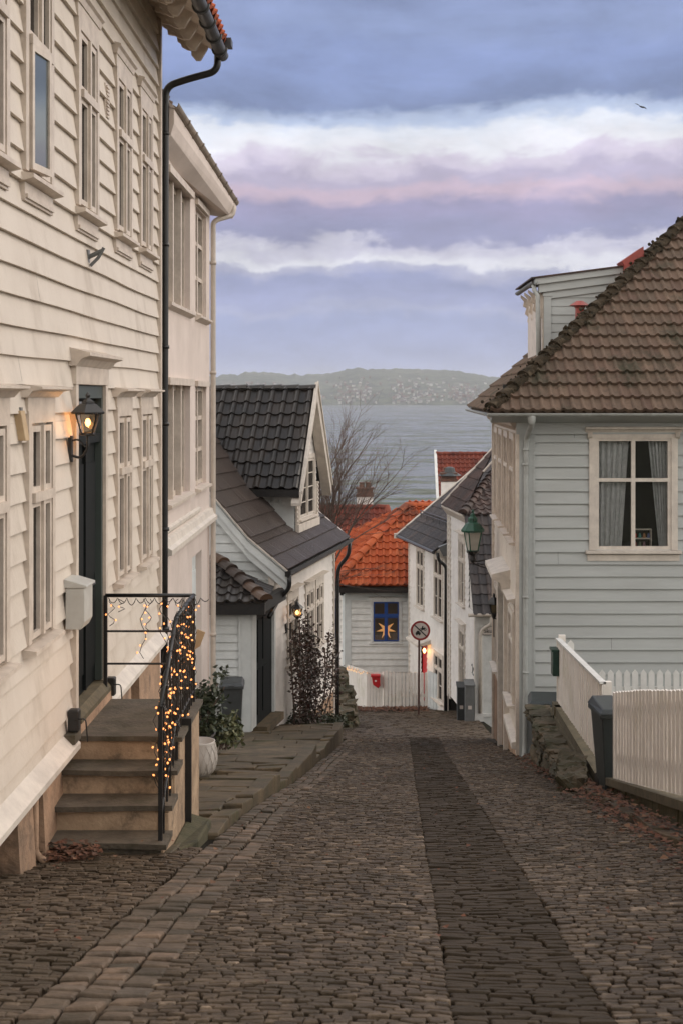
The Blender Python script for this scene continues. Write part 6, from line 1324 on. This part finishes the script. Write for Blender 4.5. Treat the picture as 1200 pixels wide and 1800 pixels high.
bulb2 = bulb_me.copy(); bulb2.transform(Matrix.Scale(2.4, 4)); bulb2.materials.clear(); bulb2.materials.append(emit('dim_led_bulb', (1, .60, .34), .7))
for p in lt:
    o = bpy.data.objects.new('bulb', bulb2); C.objects.link(o); o.parent = sl; o.location = p-WL[sl.name]+V((0, -.03, -.02)); WL[o.name] = p
rm = root('mailbox', 'bright red mailbox hung on the curved white fence', 'mailbox', P(660, 1200, 48.1), 'mailboxes'); mb = MB()
mb.prism([P(652, 1187, 47.95), P(667, 1188, 47.95), P(668, 1206, 47.95), P(664, 1210, 47.95), P(655, 1204, 47.95)], (0, .22, 0)); bev(part('box', mb, M['mailred'], rm), .02); mb = MB(); mb.prism([P(651, 1187, 47.92), P(667.5, 1187.5, 47.92), P(668, 1190, 47.92), P(651.5, 1190.5, 47.92)], (0, .28, 0)); part('lid', mb, M['mailred'], rm); mb = MB(); mb.tube([P(659.5, 1197, 47.94), P(659.5, 1197, 47.96)], .035, 10); part('emblem', mb, M['sign_white'], rm)

# ------------------------------------------------------------------ no motor vehicles sign
SY = 44.0; sgn = root('road_sign', 'round no motor vehicles sign on a rusty brown pole', 'traffic sign', P(735, 1257, SY)); cs = P(738, 1108, SY)
mb = MB(); mb.tube([P(735, 1262, SY), V((XA(736, SY), SY, ZA(1098, SY)))], .032, 10); part('pole', mb, M['rust'], sgn)
R_ = 17.2*SY/FP; ex, ez = V((1, 0, 0)), V((0, 0, 1)); c = V((cs.x, SY-.05, cs.z))
mb = MB(); mb.prism(ring(c, ex, ez, R_, 40), (0, .012, 0)); disc = part('sign_face', mb, M['sign_white'], sgn)
mb = MB(); o_ = ring(c+V((0, -.004, 0)), ex, ez, R_, 40); i_ = ring(c+V((0, -.004, 0)), ex, ez, R_*.80, 40)
for k in range(40): mb.face([o_[k], o_[(k+1) % 40], i_[(k+1) % 40], i_[k]])
part('red_ring', mb, M['sign_red'], disc)
mb = MB(); q = lambda x, z, d=-.008: c+V((x*R_, d, z*R_))
def pl_(pts): mb.prism([q(x, z) for x, z in pts], (0, .003, 0))
pl_([(-.5, -.38), (.02, -.38), (.02, -.2), (-.06, -.18), (-.14, -.02), (-.36, -.02), (-.44, -.18), (-.5, -.2)])
for x in (-.38, -.1): mb.prism([q(x+.075*math.cos(a), -.4+.075*math.sin(a)) for a in [math.pi*2*k/10 for k in range(10)]], (0, .003, 0))
for x in (.02, .46):                                          # motorcycle wheels
    rr_ = ring(q(x+.02, .12), ex, ez, R_*.13, 14); ri_ = ring(q(x+.02, .12), ex, ez, R_*.075, 14)
    for k in range(14): mb.face([rr_[k], rr_[(k+1) % 14], ri_[(k+1) % 14], ri_[k]])
pl_([(.06, .12), (.2, .06), (.34, .1), (.46, .28), (.5, .36), (.42, .37), (.36, .27), (.16, .3), (.08, .22)]); pl_([(.14, .28), (.26, .28), (.3, .44), (.24, .5), (.16, .44)])
part('symbol', mb, M['sign_black'], disc); mb = MB(); pl = [(-.62, .50), (-.54, .58), (.62, -.50), (.54, -.58)]; mb.prism([q(x, z, -.013) for x, z in pl], (0, .003, 0)); part('slash_bar', mb, M['sign_black'], disc)

# ------------------------------------------------------------------ lamps on the grey house's street side
lc = P(830, 968, 30.2); sp = root('street_lantern', 'large green topped street lantern bracketed from the grey house', 'lantern', lc, 'street lanterns')
mb = MB(); lantern_cage(mb, lc, .12, .205, .42, 4, .014, math.pi/4+.3); part('lantern_frame', mb, M['greenlamp'], sp)
mb = MB(); lantern_panes(mb, lc, .12, .205, .42, 4, math.pi/4+.3); part('pane', mb, M['frost'], sp)
mb = MB(); ltop = lc+V((0, 0, .42)); mb.lathe([(.24, -.02), (.25, .02), (.15, .16), (.10, .19), (.10, .27), (.055, .31), (.05, .36), (.02, .38), (.03, .43), (.004, .46)], ltop, 8); part('lantern_roof', mb, M['greenlamp'], sp)
mb = MB(); wall_pt = FS.p(5.9, .02, ZA(985, 30.4)); mb.lathe([(.03, -.26), (.07, -.2), (.05, -.1), (.12, -.05), (.14, 0)], lc, 8); mb.tube([lc+V((0, 0, -.24)), V((wall_pt.x, wall_pt.y, lc.z-.2))], .016, 6); mb.tube(bezier([lc+V((0, 0, -.26)), lc+V((.2, .05, -.36)), V((wall_pt.x, wall_pt.y, lc.z-.42))]), .014, 6); part('bracket', mb, M['black'], sp)
lc = P(867, 1078, 29.9); s2_ = root('street_lantern', 'small dark lantern on a thin arm low on the grey house side', 'lantern', lc, 'street lanterns')
mb = MB(); lantern_cage(mb, lc, .07, .12, .2, 4, .014); lc2 = lc+V((0, 0, .2)); mb.lathe([(.15, 0), (.13, .04), (.06, .12), (.03, .14), (.03, .19), (.005, .23)], lc2, 4); mb.lathe([(.02, -.12), (.05, -.06), (.06, 0)], lc, 6); part('lantern_frame', mb, M['black'], s2_)
mb = MB(); lantern_panes(mb, lc, .07, .12, .2); part('pane', mb, M['timber'], s2_); mb = MB(); wp = FS.p(5.2, .02, lc.z); mb.tube([lc+V((0, 0, -.1)), V((wp.x, wp.y, lc.z-.12))], .014, 6); mb.tube([lc+V((0, 0, -.12)), lc+V((0, 0, -.5))], .012, 6); part('bracket', mb, M['black'], s2_)

# ------------------------------------------------------------------ bare tree behind the gabled house
tr = root('bare_tree', 'leafless many-stemmed tree rising behind the gabled house before the sea', 'tree', P(566, 1180, 44))
T0 = P(549, 1180, 44); rt = random.Random(17); mb = MB(); tk = MB()
def branch(m_, p, d, L, r, lev):
    n = 5; pts = [p]; 
    for i in range(n):
        d = (d+V((rt.gauss(0, .09), rt.gauss(0, .09), rt.gauss(.02, .06)))).normalized(); pts.append(pts[-1]+d*L/n)
    m_.tube(pts, [r*(1-.55*i/n) for i in range(n+1)], 5 if lev < 2 else 3, cap=False)
    if lev >= 4: return
    for k in range({0: 6, 1: 5, 2: 4, 3: 3}[lev]):
        i = rt.randint(1 if lev else 2, n); q = pts[i]; ax = V((rt.gauss(0, 1), rt.gauss(0, 1), rt.gauss(0, .6))).normalized(); nd = (d+ax*rt.uniform(.35, .62)).normalized()
        branch(mb, q, nd, L*rt.uniform(.42, .64), r*rt.uniform(.42, .55), lev+1)
tk.tube([T0, T0+V((.05, 0, 1.2)), T0+V((.0, .05, 2.0))], [.16, .13, .12], 8); 
for a, l_, r_ in (((.0, .1, 1), 3.5, .05), ((.16, -.05, 1), 3.6, .046), ((.28, .1, 1), 3.5, .042), ((.40, 0, 1), 3.2, .036), ((.05, -.1, 1), 3.3, .04), ((.22, -.2, 1), 3.5, .038), ((.10, .2, 1), 3.6, .042), ((.34, .15, 1), 3.3, .034)): branch(mb, T0+V((rt.uniform(-.05, .05), 0, 1.9+rt.uniform(-.2, .2))), V(a).normalized(), l_, r_, 0)
for k in range(4): branch(mb, T0+V((.1, -.1, 2.6+rt.uniform(-.5, .8))), V((1, rt.uniform(-.3, .3), rt.uniform(-.25, .35))).normalized(), rt.uniform(1.2, 1.8), .014, 2)
part('trunk', tk, M['bark'], tr); part('crown', mb, M['bark'], tr)
# bird over the fjord
bp_ = P(1127, 188, 130); bd = root('seagull', 'tiny dark gull gliding against the clouds', 'bird', bp_); mb = MB()
mb.lathe([(.01, -.3), (.06, -.18), (.09, 0), (.06, .16), (.04, .24), (.01, .3)], (0, 0, 0), 8); mb.v = [tuple(bp_+V((z*.8, y, x-z*.25))) for x, y, z in mb.v]; part('body', mb, M['black'], bd)
for s in (-1, 1):
    mb = MB(); mb.prism([bp_+V((s*.0-.05, 0, .02)), bp_+V((s*.28-.1, 0, .28 if s < 0 else .06)), bp_+V((s*.55-.1, 0, .34 if s < 0 else -.2)), bp_+V((s*.28+.06, 0, .12 if s < 0 else -.03)), bp_+V((.09, 0, -.02))], (0, .03, 0)); part('wing', mb, M['black'], bd)

# ------------------------------------------------------------------ damp air over the fjord
mb = MB(); mb.box(-5900, 5900, -85, 8900, -45, 150)
m = bpy.data.materials.new('haze_air'); m.use_nodes = True; t = m.node_tree; t.nodes.remove(t.nodes['Principled BSDF']); pv_ = t.nodes.new('ShaderNodeVolumePrincipled')
pv_.inputs['Color'].default_value = (.86, .89, .96, 1); pv_.inputs['Density'].default_value = .000085; t.links.new(pv_.outputs[0], t.nodes['Material Output'].inputs['Volume'])
struct('haze', mb, m, kind='stuff')
